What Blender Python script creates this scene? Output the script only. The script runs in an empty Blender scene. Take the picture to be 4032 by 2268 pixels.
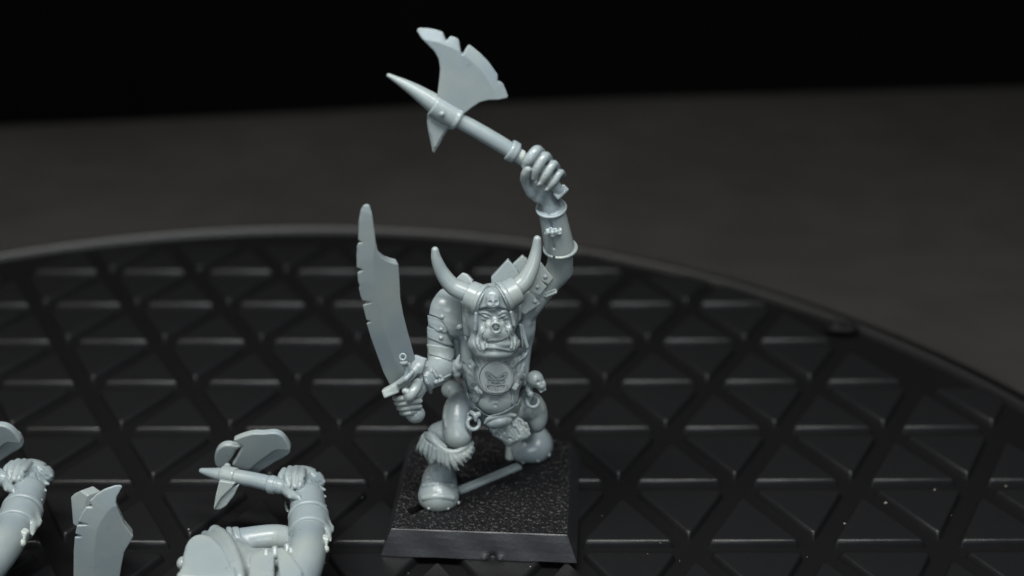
import bpy, bmesh, math, random
import numpy as np
from mathutils import Vector
random.seed(7)
rng = np.random.default_rng(7)
sc = bpy.context.scene
COL = sc.collection
sc.unit_settings.scale_length = 0.01          # one unit is a centimetre

# ------------------------------------------------------------------ camera
FPX, TH, CAMH = 5287.0, 0.439524, 10.395      # focal length in photo pixels, downward pitch, height over the pad tops
cam = bpy.data.cameras.new('camera')
cam.sensor_width = 36.0
cam.lens = FPX / 4032 * 36
cam.clip_start, cam.clip_end = 0.5, 400
cam.dof.use_dof = True
cam.dof.focus_distance = 16.5
cam.dof.aperture_fstop = 0.14
co = bpy.data.objects.new('camera', cam)
COL.objects.link(co)
co.location = (0, 0, CAMH)
co.rotation_euler = (math.pi / 2 - TH, 0, 0)
sc.camera = co
sc.view_settings.view_transform = 'Standard'
sc.view_settings.look = 'None'
sc.view_settings.exposure = 0.0
sc.view_settings.gamma = 1.0

# ------------------------------------------------------------------ world and lamps
w = bpy.data.worlds.new('World')
sc.world = w
w.use_nodes = True
w.node_tree.nodes['Background'].inputs[0].default_value = (0.75, 0.85, 1.0, 1)
w.node_tree.nodes['Background'].inputs[1].default_value = 0.02


def area(name, loc, target, sx, sy, power, color):
    l = bpy.data.lights.new(name, 'AREA')
    l.shape = 'RECTANGLE'
    l.size, l.size_y, l.energy, l.color = sx, sy, power, color
    o = bpy.data.objects.new(name, l)
    COL.objects.link(o)
    o.location = loc
    o.rotation_euler = (Vector(target) - Vector(loc)).to_track_quat('-Z', 'Y').to_euler()
    return o


area('ceiling_lamp', (-2.0, 7, 24), (0.5, 15, 2), 28, 4.2, 11800, (1.0, 0.99, 0.95))
area('front_fill', (-2, -13, 17), (-0.3, 15, 2), 12, 7, 3300, (0.86, 0.95, 1.0))  # fill added behind the camera to lift the figure's darker sides
area('left_fill', (-20, 3, 12), (-0.3, 15, 2), 8, 8, 750, (1.0, 0.92, 0.80))  # warm fill from the left, its source unseen, no window known
area('right_fill', (22, 6, 16), (-0.3, 15, 2), 8, 8, 320, (0.70, 0.85, 1.0))  # weak cool fill added on the right, no actual lamp there


# ------------------------------------------------------------------ materials
def mat(name, base, rough=0.5, sss=0.0, bump=0.0, bscale=40.0, spec=0.5, var=0.0, vscale=3.0, base2=None, coat=0.0, bdist=0.02):
    m = bpy.data.materials.new(name)
    m.use_nodes = True
    nt = m.node_tree
    b = nt.nodes['Principled BSDF']
    b.inputs['Base Color'].default_value = (*base, 1)
    b.inputs['Roughness'].default_value = rough
    b.inputs['Specular IOR Level'].default_value = spec
    if sss:
        b.inputs['Subsurface Weight'].default_value = sss
        b.inputs['Subsurface Radius'].default_value = (1.0, 0.85, 0.6)
        b.inputs['Subsurface Scale'].default_value = 0.05
    if coat:
        b.inputs['Coat Weight'].default_value = coat
    tc = nt.nodes.new('ShaderNodeTexCoord')
    if base2:
        n = nt.nodes.new('ShaderNodeTexNoise')
        n.inputs['Scale'].default_value = vscale
        n.inputs['Detail'].default_value = 5
        r = nt.nodes.new('ShaderNodeValToRGB')
        r.color_ramp.elements[0].position, r.color_ramp.elements[1].position = 0.35, 0.68
        r.color_ramp.elements[0].color = (*base, 1)
        r.color_ramp.elements[1].color = (*base2, 1)
        nt.links.new(tc.outputs['Object'], n.inputs['Vector'])
        nt.links.new(n.outputs['Fac'], r.inputs['Fac'])
        nt.links.new(r.outputs['Color'], b.inputs['Base Color'])
    if var:
        n2 = nt.nodes.new('ShaderNodeTexNoise')
        n2.inputs['Scale'].default_value = vscale * 4
        n2.inputs['Detail'].default_value = 6
        mr = nt.nodes.new('ShaderNodeMapRange')
        mr.inputs[3].default_value = max(0.02, rough - var)
        mr.inputs[4].default_value = rough + var
        nt.links.new(tc.outputs['Object'], n2.inputs['Vector'])
        nt.links.new(n2.outputs['Fac'], mr.inputs[0])
        nt.links.new(mr.outputs[0], b.inputs['Roughness'])
    if bump:
        n3 = nt.nodes.new('ShaderNodeTexNoise')
        n3.inputs['Scale'].default_value = bscale
        n3.inputs['Detail'].default_value = 4
        bp = nt.nodes.new('ShaderNodeBump')
        bp.inputs['Strength'].default_value = bump
        bp.inputs['Distance'].default_value = bdist
        nt.links.new(tc.outputs['Object'], n3.inputs['Vector'])
        nt.links.new(n3.outputs['Fac'], bp.inputs['Height'])
        nt.links.new(bp.outputs['Normal'], b.inputs['Normal'])
    return m


M_GREY = mat('grey_plastic', (0.196, 0.240, 0.264), 0.31, sss=0.25, var=0.10, vscale=1.6, base2=(0.250, 0.284, 0.276), bump=0.05, bscale=30)
M_STRESS = mat('stressed_plastic', (0.36, 0.40, 0.38), 0.5, sss=0.2, bump=0.3, bscale=40)
M_BASE = mat('black_base_plastic', (0.016, 0.017, 0.020), 0.42, bump=0.12, bscale=25, var=0.12)
M_TOP = mat('textured_base_plastic', (0.0065, 0.0065, 0.0075), 0.45, spec=0.24, bump=0.25, bscale=60)
M_PAD = mat('black_rubber_pad', (0.0086, 0.0088, 0.0096), 0.33, spec=0.31, bump=0.10, bscale=60, var=0.10, vscale=2)
M_DISC = mat('black_rubber_disc', (0.0028, 0.0028, 0.0030), 0.65, spec=0.15, bump=0.1, bscale=40)
M_RIM = mat('black_rubber_rim', (0.0065, 0.0065, 0.007), 0.42, spec=0.33, bump=0.1, bscale=20)
M_TABLE = mat('dark_table', (0.0225, 0.0213, 0.0198), 0.6, base2=(0.029, 0.0278, 0.0258), vscale=0.25, var=0.08)
M_BACK = mat('black_cloth', (0.0022, 0.0022, 0.0024), 0.95, spec=0.1)
M_DUST = mat('dust', (0.35, 0.33, 0.28), 0.7)

# ------------------------------------------------------------------ photo pixel -> place
CT, ST = math.cos(TH), math.sin(TH)
FR = {'1': (1480, 60, 840 / 2029), '2': (1980, 520, 360 / 790), '3': (1660, 920, 580 / 1556), '4': (1380, 780, 520 / 819),
      '5': (1600, 1380, 640 / 1364), '6': (1480, 1660, 840 / 2002), '7': (0, 1640, 1360 / 2576)}
U = {'1': 15.6, '2': 15.9, '3': 16.4, '4': 16.4, '5': 17.1, '6': 17.5, '7': 16.4}
U = {k: FR[k][2] * v / FPX for k, v in U.items()}      # centimetres per measured pixel at the depth of that part
Y0 = 15.0
RIGHT = np.array([1.0, 0, 0])
UP = np.array([0, ST, CT])
FWD = np.array([0, -CT, ST])


def ray(fr, x, y):
    ox, oy, s = FR[fr]
    u, v = (ox + x * s - 2016) / FPX, -(oy + y * s - 1134) / FPX
    return np.array([u, CT + v * ST, -ST + v * CT])


def P(fr, x, y, d=0.0):                 # a point d centimetres in front of the vertical plane through the figure
    r = ray(fr, x, y)
    return np.array([0, 0, CAMH]) + r * ((Y0 - d) / r[1])


def PZ(fr, x, y, z):                    # a point at height z
    r = ray(fr, x, y)
    return np.array([0, 0, CAMH]) + r * ((z - CAMH) / r[2])


# ------------------------------------------------------------------ solid modelling on a grid
def smooth_line(pts, n=4):
    pts = np.asarray(pts, float)
    if len(pts) < 3:
        return pts
    q = np.vstack([2 * pts[0] - pts[1], pts, 2 * pts[-1] - pts[-2]])
    out = []
    for i in range(1, len(q) - 2):
        p0, p1, p2, p3 = q[i - 1:i + 3]
        for t in np.arange(n) / n:
            out.append(0.5 * (2 * p1 + (p2 - p0) * t + (2 * p0 - 5 * p1 + 4 * p2 - p3) * t * t + (3 * p1 - p0 - 3 * p2 + p3) * t ** 3))
    out.append(pts[-1])
    return np.array(out)


def poly_sdf(a, b, poly):
    d2 = None
    inside = None
    n = len(poly)
    for i in range(n):
        x0, y0 = poly[i]
        x1, y1 = poly[(i + 1) % n]
        ex, ey = x1 - x0, y1 - y0
        L = ex * ex + ey * ey
        if L < 1e-14:
            continue
        wx, wy = a - x0, b - y0
        t = np.clip((wx * ex + wy * ey) / L, 0, 1)
        dd = (wx - ex * t) ** 2 + (wy - ey * t) ** 2
        d2 = dd if d2 is None else np.minimum(d2, dd)
        c = ((y0 <= b) & (y1 > b)) | ((y1 <= b) & (y0 > b))
        if abs(ey) > 1e-14:
            c = c & (a < x0 + (b - y0) * ex / ey)
        else:
            c = c & False
        inside = c if inside is None else inside ^ c
    return np.where(inside, -1, 1) * np.sqrt(d2)


def line_dist(a, b, pl):
    d2 = None
    for i in range(len(pl) - 1):
        x0, y0 = pl[i]
        x1, y1 = pl[i + 1]
        ex, ey = x1 - x0, y1 - y0
        t = np.clip(((a - x0) * ex + (b - y0) * ey) / (ex * ex + ey * ey + 1e-14), 0, 1)
        dd = (a - x0 - ex * t) ** 2 + (b - y0 - ey * t) ** 2
        d2 = dd if d2 is None else np.minimum(d2, dd)
    return np.sqrt(d2)


def smin(a, b, k):
    if k <= 0:
        return np.minimum(a, b)
    h = np.clip(0.5 + 0.5 * (b - a) / k, 0, 1)
    return b * (1 - h) + a * h - k * h * (1 - h)


def dot3(X, Y, Z, o, e):
    s = 0
    for A, oo, ee in ((X, o[0], e[0]), (Y, o[1], e[1]), (Z, o[2], e[2])):
        if abs(ee) > 1e-9:
            s = s + (A - oo) * ee
    return s


def axes(roll=0, yaw=0, pitch=0):       # picture axes turned in the picture plane, then about its upright and level axes
    c, s = math.cos(math.radians(roll)), math.sin(math.radians(roll))
    r, u, f = RIGHT * c + UP * s, UP * c - RIGHT * s, FWD
    c, s = math.cos(math.radians(yaw)), math.sin(math.radians(yaw))
    r, f = r * c - f * s, f * c + r * s
    c, s = math.cos(math.radians(pitch)), math.sin(math.radians(pitch))
    u, f = u * c - f * s, f * c + u * s
    return r, u, f


class Solid:
    def __init__(s, lo, hi, h, like=None):
        s.h = h
        if like is not None:            # share the grid of another solid
            i0 = np.floor((np.minimum(lo, hi) - like.lo) / h).astype(int).clip(0, None)
            s.off = i0
            s.lo = like.lo + i0 * h
            s.like = like
        else:
            s.lo = np.minimum(lo, hi).astype(float)
        s.n = np.ceil((np.maximum(lo, hi) - s.lo) / h).astype(int) + 1
        if like is not None:
            s.n = np.minimum(s.n, like.n - s.off)
        s.f = np.full(s.n, 1.0, np.float32)

    def sub(s, lo, hi):
        i0 = np.clip(np.floor((lo - s.lo) / s.h).astype(int), 0, s.n)
        i1 = np.clip(np.ceil((hi - s.lo) / s.h).astype(int) + 1, 0, s.n)
        if (i1 - i0).min() <= 0:
            return None
        g = [(s.lo[k] + s.h * np.arange(i0[k], i1[k])).astype(np.float32) for k in range(3)]
        return tuple(slice(a, b) for a, b in zip(i0, i1)), g[0][:, None, None], g[1][None, :, None], g[2][None, None, :]

    def mix(s, sl, d, k, op):
        a = s.f[sl]
        if op == 'u':
            s.f[sl] = smin(a, d, k)
        elif op == 's':
            s.f[sl] = -smin(-a, d, k)
        elif op == 'i':
            s.f[sl] = -smin(-a, -d, k)

    def ell(s, c, r, ax=None, k=0.0, op='u'):
        ax = ax or (RIGHT, UP, FWD)
        R = max(r) + k + 0.05
        q = s.sub(c - R, c + R)
        if q is None:
            return s
        sl, X, Y, Z = q
        p = [dot3(X, Y, Z, c, e) for e in ax]
        k0 = np.sqrt(sum((a / b) ** 2 for a, b in zip(p, r)))
        k1 = np.sqrt(sum((a / b ** 2) ** 2 for a, b in zip(p, r))) + 1e-9
        s.mix(sl, k0 * (k0 - 1) / k1, k, op)
        return s

    def ball(s, c, r, k=0.0, op='u'):
        return s.ell(c, (r, r, r), None, k, op)

    def tube(s, pts, rs, k=0.0, op='u', n=1, ks=None):
        pts = [np.asarray(p, float) for p in pts]
        rs = list(rs) if hasattr(rs, '__len__') else [rs] * len(pts)
        if n > 1 and len(pts) > 2:
            t = smooth_line(np.c_[np.array(pts), np.array(rs)], n)
            pts, rs = list(t[:, :3]), list(t[:, 3])
        pa = np.array(pts)
        R = max(rs) + k + 0.04
        q = s.sub(pa.min(0) - R, pa.max(0) + R)
        if q is None:
            return s
        sl, X, Y, Z = q
        D = None
        for a, b, ra, rb in zip(pts[:-1], pts[1:], rs[:-1], rs[1:]):
            e = b - a
            t = np.clip(((X - a[0]) * e[0] + (Y - a[1]) * e[1] + (Z - a[2]) * e[2]) / (e @ e + 1e-12), 0, 1)
            d = np.sqrt((X - a[0] - t * e[0]) ** 2 + (Y - a[1] - t * e[1]) ** 2 + (Z - a[2] - t * e[2]) ** 2) - (ra + t * (rb - ra))
            D = d if D is None else np.minimum(D, d)
        s.mix(sl, D, k, op)
        return s

    def box(s, c, half, ax=None, r=0.01, k=0.0, op='u'):
        ax = ax or (RIGHT, UP, FWD)
        R = np.linalg.norm(half) + k + 0.04
        q = s.sub(c - R, c + R)
        if q is None:
            return s
        sl, X, Y, Z = q
        qd = [np.abs(dot3(X, Y, Z, c, e)) - (hh - r) for e, hh in zip(ax, half)]
        out = np.sqrt(sum(np.maximum(a, 0) ** 2 for a in qd))
        ins = np.minimum(np.maximum(np.maximum(qd[0], qd[1]), qd[2]), 0)
        s.mix(sl, out + ins - r, k, op)
        return s

    def cyl(s, a, b, ra, rb, r=0.01, k=0.0, op='u'):     # a tapered drum with flat ends
        e = b - a
        L = np.linalg.norm(e)
        e = e / L
        R = max(ra, rb) + k + 0.05
        q = s.sub(np.minimum(a, b) - R, np.maximum(a, b) + R)
        if q is None:
            return s
        sl, X, Y, Z = q
        t = dot3(X, Y, Z, a, e)
        p2 = (X - a[0]) ** 2 + (Y - a[1]) ** 2 + (Z - a[2]) ** 2
        rad = np.sqrt(np.maximum(p2 - t * t, 0))
        dr = rad - (ra + np.clip(t / L, 0, 1) * (rb - ra)) + r
        dt = np.abs(t - L / 2) - L / 2 + r
        d = np.sqrt(np.maximum(dr, 0) ** 2 + np.maximum(dt, 0) ** 2) + np.minimum(np.maximum(dr, dt), 0) - r
        s.mix(sl, d, k, op)
        return s

    def ring(s, c, nrm, R, r, k=0.0, op='u', stretch=None):
        nrm = np.asarray(nrm, float) / np.linalg.norm(nrm)
        B = R + r + k + 0.04
        q = s.sub(c - B, c + B)
        if q is None:
            return s
        sl, X, Y, Z = q
        t = dot3(X, Y, Z, c, nrm)
        p2 = (X - c[0]) ** 2 + (Y - c[1]) ** 2 + (Z - c[2]) ** 2
        rad = np.sqrt(np.maximum(p2 - t * t, 0))
        s.mix(sl, np.sqrt((rad - R) ** 2 + t * t) - r, k, op)
        return s

    def prism(s, poly3, ax, th, edge3=None, edge_w=0.1, edge_t=0.012, r=0.006, k=0.0, op='u'):
        # poly3: outline in space; ax: its right, up and thickness axes; th: half thickness, thinner towards the cutting edge
        poly3 = np.asarray(poly3, float)
        o = poly3.mean(0)
        ex, ey, ez = ax
        poly = np.c_[(poly3 - o) @ ex, (poly3 - o) @ ey]
        B = th + k + 0.03
        q = s.sub(poly3.min(0) - B, poly3.max(0) + B)
        if q is None:
            return s
        sl, X, Y, Z = q
        a, b, c = dot3(X, Y, Z, o, ex), dot3(X, Y, Z, o, ey), dot3(X, Y, Z, o, ez)
        d2 = poly_sdf(a, b, poly)
        t = th
        if edge3 is not None:
            e3 = np.asarray(edge3, float)
            ed = np.c_[(e3 - o) @ ex, (e3 - o) @ ey]
            t = edge_t + (th - edge_t) * np.clip(line_dist(a, b, ed) / edge_w, 0, 1)
        s.mix(sl, -smin(-d2, -(np.abs(c) - t), r), k, op)
        return s

    def plane(s, o, nrm, k=0.0):         # cut away the side the normal points to
        sl = (slice(None),) * 3
        g = [(s.lo[i] + s.h * np.arange(s.n[i])).astype(np.float32) for i in range(3)]
        s.mix(sl, dot3(g[0][:, None, None], g[1][None, :, None], g[2][None, None, :], o, np.asarray(nrm, float)), k, 'i')
        return s

    def patch(s, fr, poly, t_out, t_in=0.03, dlim=(-0.3, 1.5), r=0.008, smooth=1):   # a plate lying on the surface of s.like
        poly = smooth_line(np.vstack([poly, poly[:1]]), smooth)[:-1] if smooth > 1 else np.asarray(poly, float)
        ox, oy, sc_ = FR[fr]
        c8 = np.array([P(fr, x, y, d) for x, y in poly for d in dlim])
        q = s.sub(c8.min(0) - 0.05, c8.max(0) + 0.05)
        if q is None:
            return s
        sl, X, Y, Z = q
        ls = tuple(slice(a.start + o, a.stop + o) for a, o in zip(sl, s.off))
        B = s.like.f[ls]
        dep = Y * CT - (Z - CAMH) * ST
        px = (2016 + FPX * X / dep - ox) / sc_
        py = (1134 - FPX * (Y * ST + (Z - CAMH) * CT) / dep - oy) / sc_
        d2 = poly_sdf(px, py, poly) * U[fr]
        d = -smin(-d2, -(B - t_out), r)
        d = np.maximum(d, -(B + t_in))
        d = np.maximum(d, np.maximum((Y0 - dlim[1]) - Y, Y - (Y0 - dlim[0])))
        s.mix(sl, d, 0, 'u')
        return s

    def at(s, p):
        g = (np.asarray(p) - s.lo) / s.h
        i = np.floor(g).astype(int)
        if (i < 0).any() or (i >= s.n - 1).any():
            return 1.0
        t = g - i
        v = s.f[i[0]:i[0] + 2, i[1]:i[1] + 2, i[2]:i[2] + 2]
        v = v[0] * (1 - t[0]) + v[1] * t[0]
        v = v[0] * (1 - t[1]) + v[1] * t[1]
        return float(v[0] * (1 - t[2]) + v[1] * t[2])

    def top(s, fr, x, y, off=0.0, near=1.6, far=-1.6, miss=0.0):   # where the sight line first meets the surface, off closer
        d = near
        while d > far:
            if s.at(P(fr, x, y, d)) < 0:
                return P(fr, x, y, d + off)
            d -= 0.008
        return P(fr, x, y, miss)

    def mesh(s, name, origin):
        f, h = s.f, s.h
        m = f < 0
        cells = np.zeros(s.n - 1, np.uint8)
        for dx in (0, 1):
            for dy in (0, 1):
                for dz in (0, 1):
                    cells += m[dx:s.n[0] - 1 + dx, dy:s.n[1] - 1 + dy, dz:s.n[2] - 1 + dz]
        act = np.argwhere((cells > 0) & (cells < 8))
        idx = np.full(s.n - 1, -1, np.int32)
        idx[tuple(act.T)] = np.arange(len(act))
        acc = np.zeros((len(act), 3), np.float64)
        cnt = np.zeros(len(act))
        cor = [(0, 0, 0), (1, 0, 0), (0, 1, 0), (1, 1, 0), (0, 0, 1), (1, 0, 1), (0, 1, 1), (1, 1, 1)]
        v = [f[act[:, 0] + c[0], act[:, 1] + c[1], act[:, 2] + c[2]].astype(np.float64) for c in cor]
        for i in range(8):
            for j in range(i + 1, 8):
                if sum(abs(a - b) for a, b in zip(cor[i], cor[j])) == 1:
                    cr = (v[i] < 0) != (v[j] < 0)
                    t = np.where(cr, v[i] / np.where(cr, v[i] - v[j], 1), 0)
                    pi, pj = np.array(cor[i], float), np.array(cor[j], float)
                    acc += cr[:, None] * (pi + t[:, None] * (pj - pi))
                    cnt += cr
        verts = s.lo + h * (act + acc / cnt[:, None]) - origin
        quads = []
        for ax in range(3):
            o1, o2 = (ax + 1) % 3, (ax + 2) % 3
            a = [slice(None)] * 3
            b = [slice(None)] * 3
            a[ax], b[ax] = slice(0, -1), slice(1, None)
            e = np.argwhere(m[tuple(a)] != m[tuple(b)])
            e = e[(e[:, o1] > 0) & (e[:, o2] > 0) & (e[:, o1] < s.n[o1] - 1) & (e[:, o2] < s.n[o2] - 1)]
            if not len(e):
                continue
            fl = m[tuple(e.T)]
            q = []
            for da, db in ((1, 1), (0, 1), (0, 0), (1, 0)):
                c = e.copy()
                c[:, o1] -= da
                c[:, o2] -= db
                q.append(idx[tuple(c.T)])
            q = np.stack(q, 1)
            q[~fl] = q[~fl][:, ::-1]
            quads.append(q)
        quads = np.vstack(quads)
        me = bpy.data.meshes.new(name)
        me.vertices.add(len(verts))
        me.vertices.foreach_set('co', verts.astype(np.float32).ravel())
        me.loops.add(len(quads) * 4)
        me.loops.foreach_set('vertex_index', quads.astype(np.int32).ravel())
        me.polygons.add(len(quads))
        me.polygons.foreach_set('loop_start', np.arange(len(quads), dtype=np.int32) * 4)
        me.polygons.foreach_set('loop_total', np.full(len(quads), 4, np.int32))
        me.polygons.foreach_set('use_smooth', np.ones(len(quads), bool))
        me.update(calc_edges=True)
        me.validate()
        return me


def sm(poly, n=3):
    p = np.asarray(poly, float)
    return smooth_line(np.vstack([p[-1:], p, p[:2]]), n)[n:-n - 1]


def solid_at(pts, h, pad=0.06):
    p = np.array([np.asarray(q, float) for q in pts])
    return Solid(p.min(0) - pad, p.max(0) + pad, h)


def zone(fr, x0, y0, x1, y1, d0, d1, h, like=None):
    c = np.array([P(fr, x, y, d) for x in (x0, x1) for y in (y0, y1) for d in (d0, d1)])
    return Solid(c.min(0), c.max(0), h, like)


def put(name, data, m, parent=None, label=None, loc=None):
    o = bpy.data.objects.new(name, data)
    COL.objects.link(o)
    if not data.materials:
        data.materials.append(m)
    o.parent = parent
    if loc is not None:
        o.location = loc
    if label:
        o['label'] = label
    return o


def thing(name, loc, label, cat, group=None):
    o = bpy.data.objects.new(name, None)
    o.empty_display_size = 0.3
    COL.objects.link(o)
    o.location = loc
    o['label'], o['category'] = label, cat
    if group:
        o['group'] = group
    return o


def mesh_from(name, v, f, smooth=True):
    me = bpy.data.meshes.new(name)
    me.from_pydata([tuple(map(float, p)) for p in v], [], [tuple(q) for q in f])
    if smooth:
        me.polygons.foreach_set('use_smooth', np.ones(len(me.polygons), bool))
    me.update()
    return me


def lathe(name, prof, n=96, c=(0, 0)):
    v, f = [], []
    for r, z in prof:
        for i in range(n):
            a = 2 * math.pi * i / n
            v.append((c[0] + r * math.cos(a), c[1] + r * math.sin(a), z))
    for j in range(len(prof) - 1):
        for i in range(n):
            f.append((j * n + i, j * n + (i + 1) % n, (j + 1) * n + (i + 1) % n, (j + 1) * n + i))
    return mesh_from(name, v, f)


# ------------------------------------------------------------------ setting: table and black backdrop
def table():
    nx, ny = 90, 60
    v, f = [], []
    for j in range(ny + 1):
        for i in range(nx + 1):
            x = -45 + 90 * i / nx
            yf = 34.6 + 0.127 * x + 0.18 * math.sin(x * 0.22 + 1.2)
            y = -20 + (yf + 20) * j / ny
            v.append((x, y, -0.72))
    for j in range(ny):
        for i in range(nx):
            a = j * (nx + 1) + i
            f.append((a, a + 1, a + nx + 2, a + nx + 1))
    # rounded far edge hanging down
    base = ny * (nx + 1)
    prev = [base + i for i in range(nx + 1)]
    for dy, dz in ((0.6, -0.03), (1.3, -0.13), (2.0, -0.36), (2.7, -0.8), (3.3, -1.6), (3.7, -3.0), (3.9, -9.0)):
        row = []
        for i in range(nx + 1):
            p = v[base + i]
            v.append((p[0], p[1] + dy, p[2] + dz))
            row.append(len(v) - 1)
        for i in range(nx):
            f.append((prev[i], prev[i + 1], row[i + 1], row[i]))
        prev = row
    o = put('table_top', mesh_from('table_top', v, f), M_TABLE)
    o['kind'] = 'structure'
    # cloth behind
    v, f = [], []
    for j in range(31):
        for i in range(61):
            x = -90 + 3 * i
            v.append((x, 62 + 1.2 * math.sin(x * 0.21) + 0.5 * math.sin(x * 0.57 + j * 0.1), -30 + 3 * j))
    for j in range(30):
        for i in range(60):
            a = j * 61 + i
            f.append((a, a + 1, a + 62, a + 61))
    o = put('backdrop', mesh_from('backdrop', v, f), M_BACK)
    o['kind'] = 'structure'


table()

# ------------------------------------------------------------------ disc with triangular rubber pads
DC = np.array([-3.973, 11.534])
DR = 13.476
PITCH = 1.64
GX, GY, GYAW = 0.9664, 14.4178, 0.0038


def disc():
    root = thing('turntable', (DC[0], DC[1], 0), 'round black rubber turntable with raised triangular pads under all the plastic figures', 'turntable')
    prof = [(0.01, -0.12), (DR - 0.2, -0.12), (DR + 0.12, -0.10),
            (DR + 0.55, -0.22), (DR + 0.9, -0.45), (DR + 1.0, -0.6), (DR + 0.95, -0.7)]
    put('disc_body', lathe('disc_body', prof, 220), M_DISC, root)
    put('disc_rim', lathe('disc_rim', [(DR - 0.09, -0.13), (DR - 0.06, -0.05), (DR - 0.035, 0.0), (DR, 0.02), (DR + 0.035, 0.01), (DR + 0.07, -0.04), (DR + 0.09, -0.12)], 220), M_RIM, root)
    circ = [(math.cos(a) * (DR - 0.2), math.sin(a) * (DR - 0.2)) for a in np.arange(160) * 2 * math.pi / 160]

    def clip(poly):
        out = list(poly)
        for i in range(len(circ)):
            ax_, ay = circ[i]
            bx_, by = circ[(i + 1) % len(circ)]
            inp, out = out, []
            side = lambda p: (bx_ - ax_) * (p[1] - ay) - (by - ay) * (p[0] - ax_)
            for j in range(len(inp)):
                p, q = inp[j], inp[(j + 1) % len(inp)]
                sp, sq = side(p), side(q)
                if sp >= 0:
                    out.append(p)
                if (sp >= 0) != (sq >= 0):
                    t = sp / (sp - sq)
                    out.append((p[0] + t * (q[0] - p[0]), p[1] + t * (q[1] - p[1])))
            if not out:
                break
        return out

    def pad_mesh(poly, cen):
        # rounded rim: rings from the groove floor up and in
        pl = np.array(poly)
        n = len(pl)

        def inset(d, cr):
            e = np.roll(pl, -1, 0) - pl
            e = e / (np.linalg.norm(e, axis=1)[:, None] + 1e-12)
            nr = np.c_[-e[:, 1], e[:, 0]]
            pts = []
            for i in range(n):
                n0, n1 = nr[i - 1], nr[i]
                A = np.array([n0, n1])
                if abs(np.linalg.det(A)) < 1e-3:
                    pts.append(pl[i] + d * n1)
                else:
                    pts.append(np.linalg.solve(A, [n0 @ pl[i] + d, n1 @ pl[i] + d]))
            return np.array(pts)
        rings = []
        for d, z in ((-0.040, -0.125), (-0.031, -0.070), (-0.022, -0.024), (-0.010, -0.007), (0.007, -0.0007), (0.021, 0.0)):
            q = inset(d, 0)
            # round the corners
            rr = []
            for i in range(n):
                p0, p1, p2 = q[i - 1], q[i], q[(i + 1) % n]
                l0, l1 = np.linalg.norm(p0 - p1), np.linalg.norm(p2 - p1)
                c = min(0.055, 0.3 * l0, 0.3 * l1)
                a, b = p1 + (p0 - p1) / (l0 + 1e-9) * c, p1 + (p2 - p1) / (l1 + 1e-9) * c
                for t in (0, 0.5, 1):
                    rr.append((1 - t) ** 2 * a + 2 * t * (1 - t) * p1 + t * t * b)
            rings.append([(x - cen[0], y - cen[1], z) for x, y in rr])
        m = len(rings[0])
        v = [p for r in rings for p in r]
        f = [(j * m + i, j * m + (i + 1) % m, (j + 1) * m + (i + 1) % m, (j + 1) * m + i) for j in range(len(rings) - 1) for i in range(m)]
        f.append(tuple(range((len(rings) - 1) * m, len(rings) * m)))
        return mesh_from('triangle_pad', v, f)

    c, s = math.cos(GYAW), math.sin(GYAW)
    side = 0.665
    hgt = side * math.sqrt(0.75)
    full = {}
    for r in range(-8, 9):
        for n in range(-16, 14):
            for down in (0, 1):
                if down:
                    bx, by = n + 0.5 * r + 0.83, r * math.sqrt(0.75) + 0.112
                    tri = [(bx, by), (bx + side / 2, by + hgt), (bx - side / 2, by + hgt)]
                else:
                    bx, by = n + 0.5 * r, r * math.sqrt(0.75)
                    tri = [(bx, by), (bx + side, by), (bx + side / 2, by + hgt)]
                tri = [(PITCH * (c * x - s * y) + GX - DC[0], PITCH * (s * x + c * y) + GY - DC[1]) for x, y in tri]
                # leave out what stays outside the picture
                cx, cy = sum(p[0] for p in tri) / 3, sum(p[1] for p in tri) / 3
                wy = cy + DC[1]
                dep = wy * CT + CAMH * ST
                if dep < 3 or abs((cx + DC[0]) / dep) > 2016 / FPX + 0.07 or -(wy * ST - CAMH * CT) / dep > 1134 / FPX + 0.06:
                    continue
                rad = [math.hypot(*p) for p in tri]
                if min(rad) > DR - 0.5:
                    continue
                if max(rad) < DR - 0.2:
                    if down not in full:
                        full[down] = pad_mesh(tri, (cx, cy))
                    put('triangle_pad', full[down], M_PAD, root, loc=(cx, cy, 0))
                else:
                    q = clip(tri)
                    if len(q) > 2:
                        ar = abs(sum(q[i][0] * q[(i + 1) % len(q)][1] - q[i][1] * q[(i + 1) % len(q)][0] for i in range(len(q)))) / 2
                        qq = [q[0]]
                        for p in q[1:]:
                            if math.hypot(p[0] - qq[-1][0], p[1] - qq[-1][1]) > 0.12:
                                qq.append(p)
                        if len(qq) > 2 and math.hypot(qq[0][0] - qq[-1][0], qq[0][1] - qq[-1][1]) < 0.12:
                            qq.pop()
                        if ar > 0.42 and len(qq) > 2:
                            put('triangle_pad', pad_mesh(qq, (cx, cy)), M_PAD, root, loc=(cx, cy, 0))


disc()

# rivet / stud head shared by all small domes
_v, _f = [], []
for j in range(6):
    a = math.pi * 0.5 * j / 5 * 1.15 - 0.15
    for i in range(14):
        t = 2 * math.pi * i / 14
        _v.append((math.cos(a) * math.cos(t), math.sin(a), math.cos(a) * math.sin(t)))
_f = [(j * 14 + i, (j + 1) * 14 + i, (j + 1) * 14 + (i + 1) % 14, j * 14 + (i + 1) % 14) for j in range(5) for i in range(14)]
_f.append(tuple(range(5 * 14, 6 * 14))[::-1])
DOME = mesh_from('rivet', _v, _f)
DOME.materials.append(M_GREY)


def rivet(p, r, parent, origin, name='rivet', tall=0.9, nrm=None):
    o = bpy.data.objects.new(name, DOME)
    COL.objects.link(o)
    o.parent = parent
    o.location = np.asarray(p) - origin
    o.scale = (r, r * tall, r)
    nrm = FWD if nrm is None else nrm
    o.rotation_euler = Vector(nrm).to_track_quat('Y', 'Z').to_euler()
    return o


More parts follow.
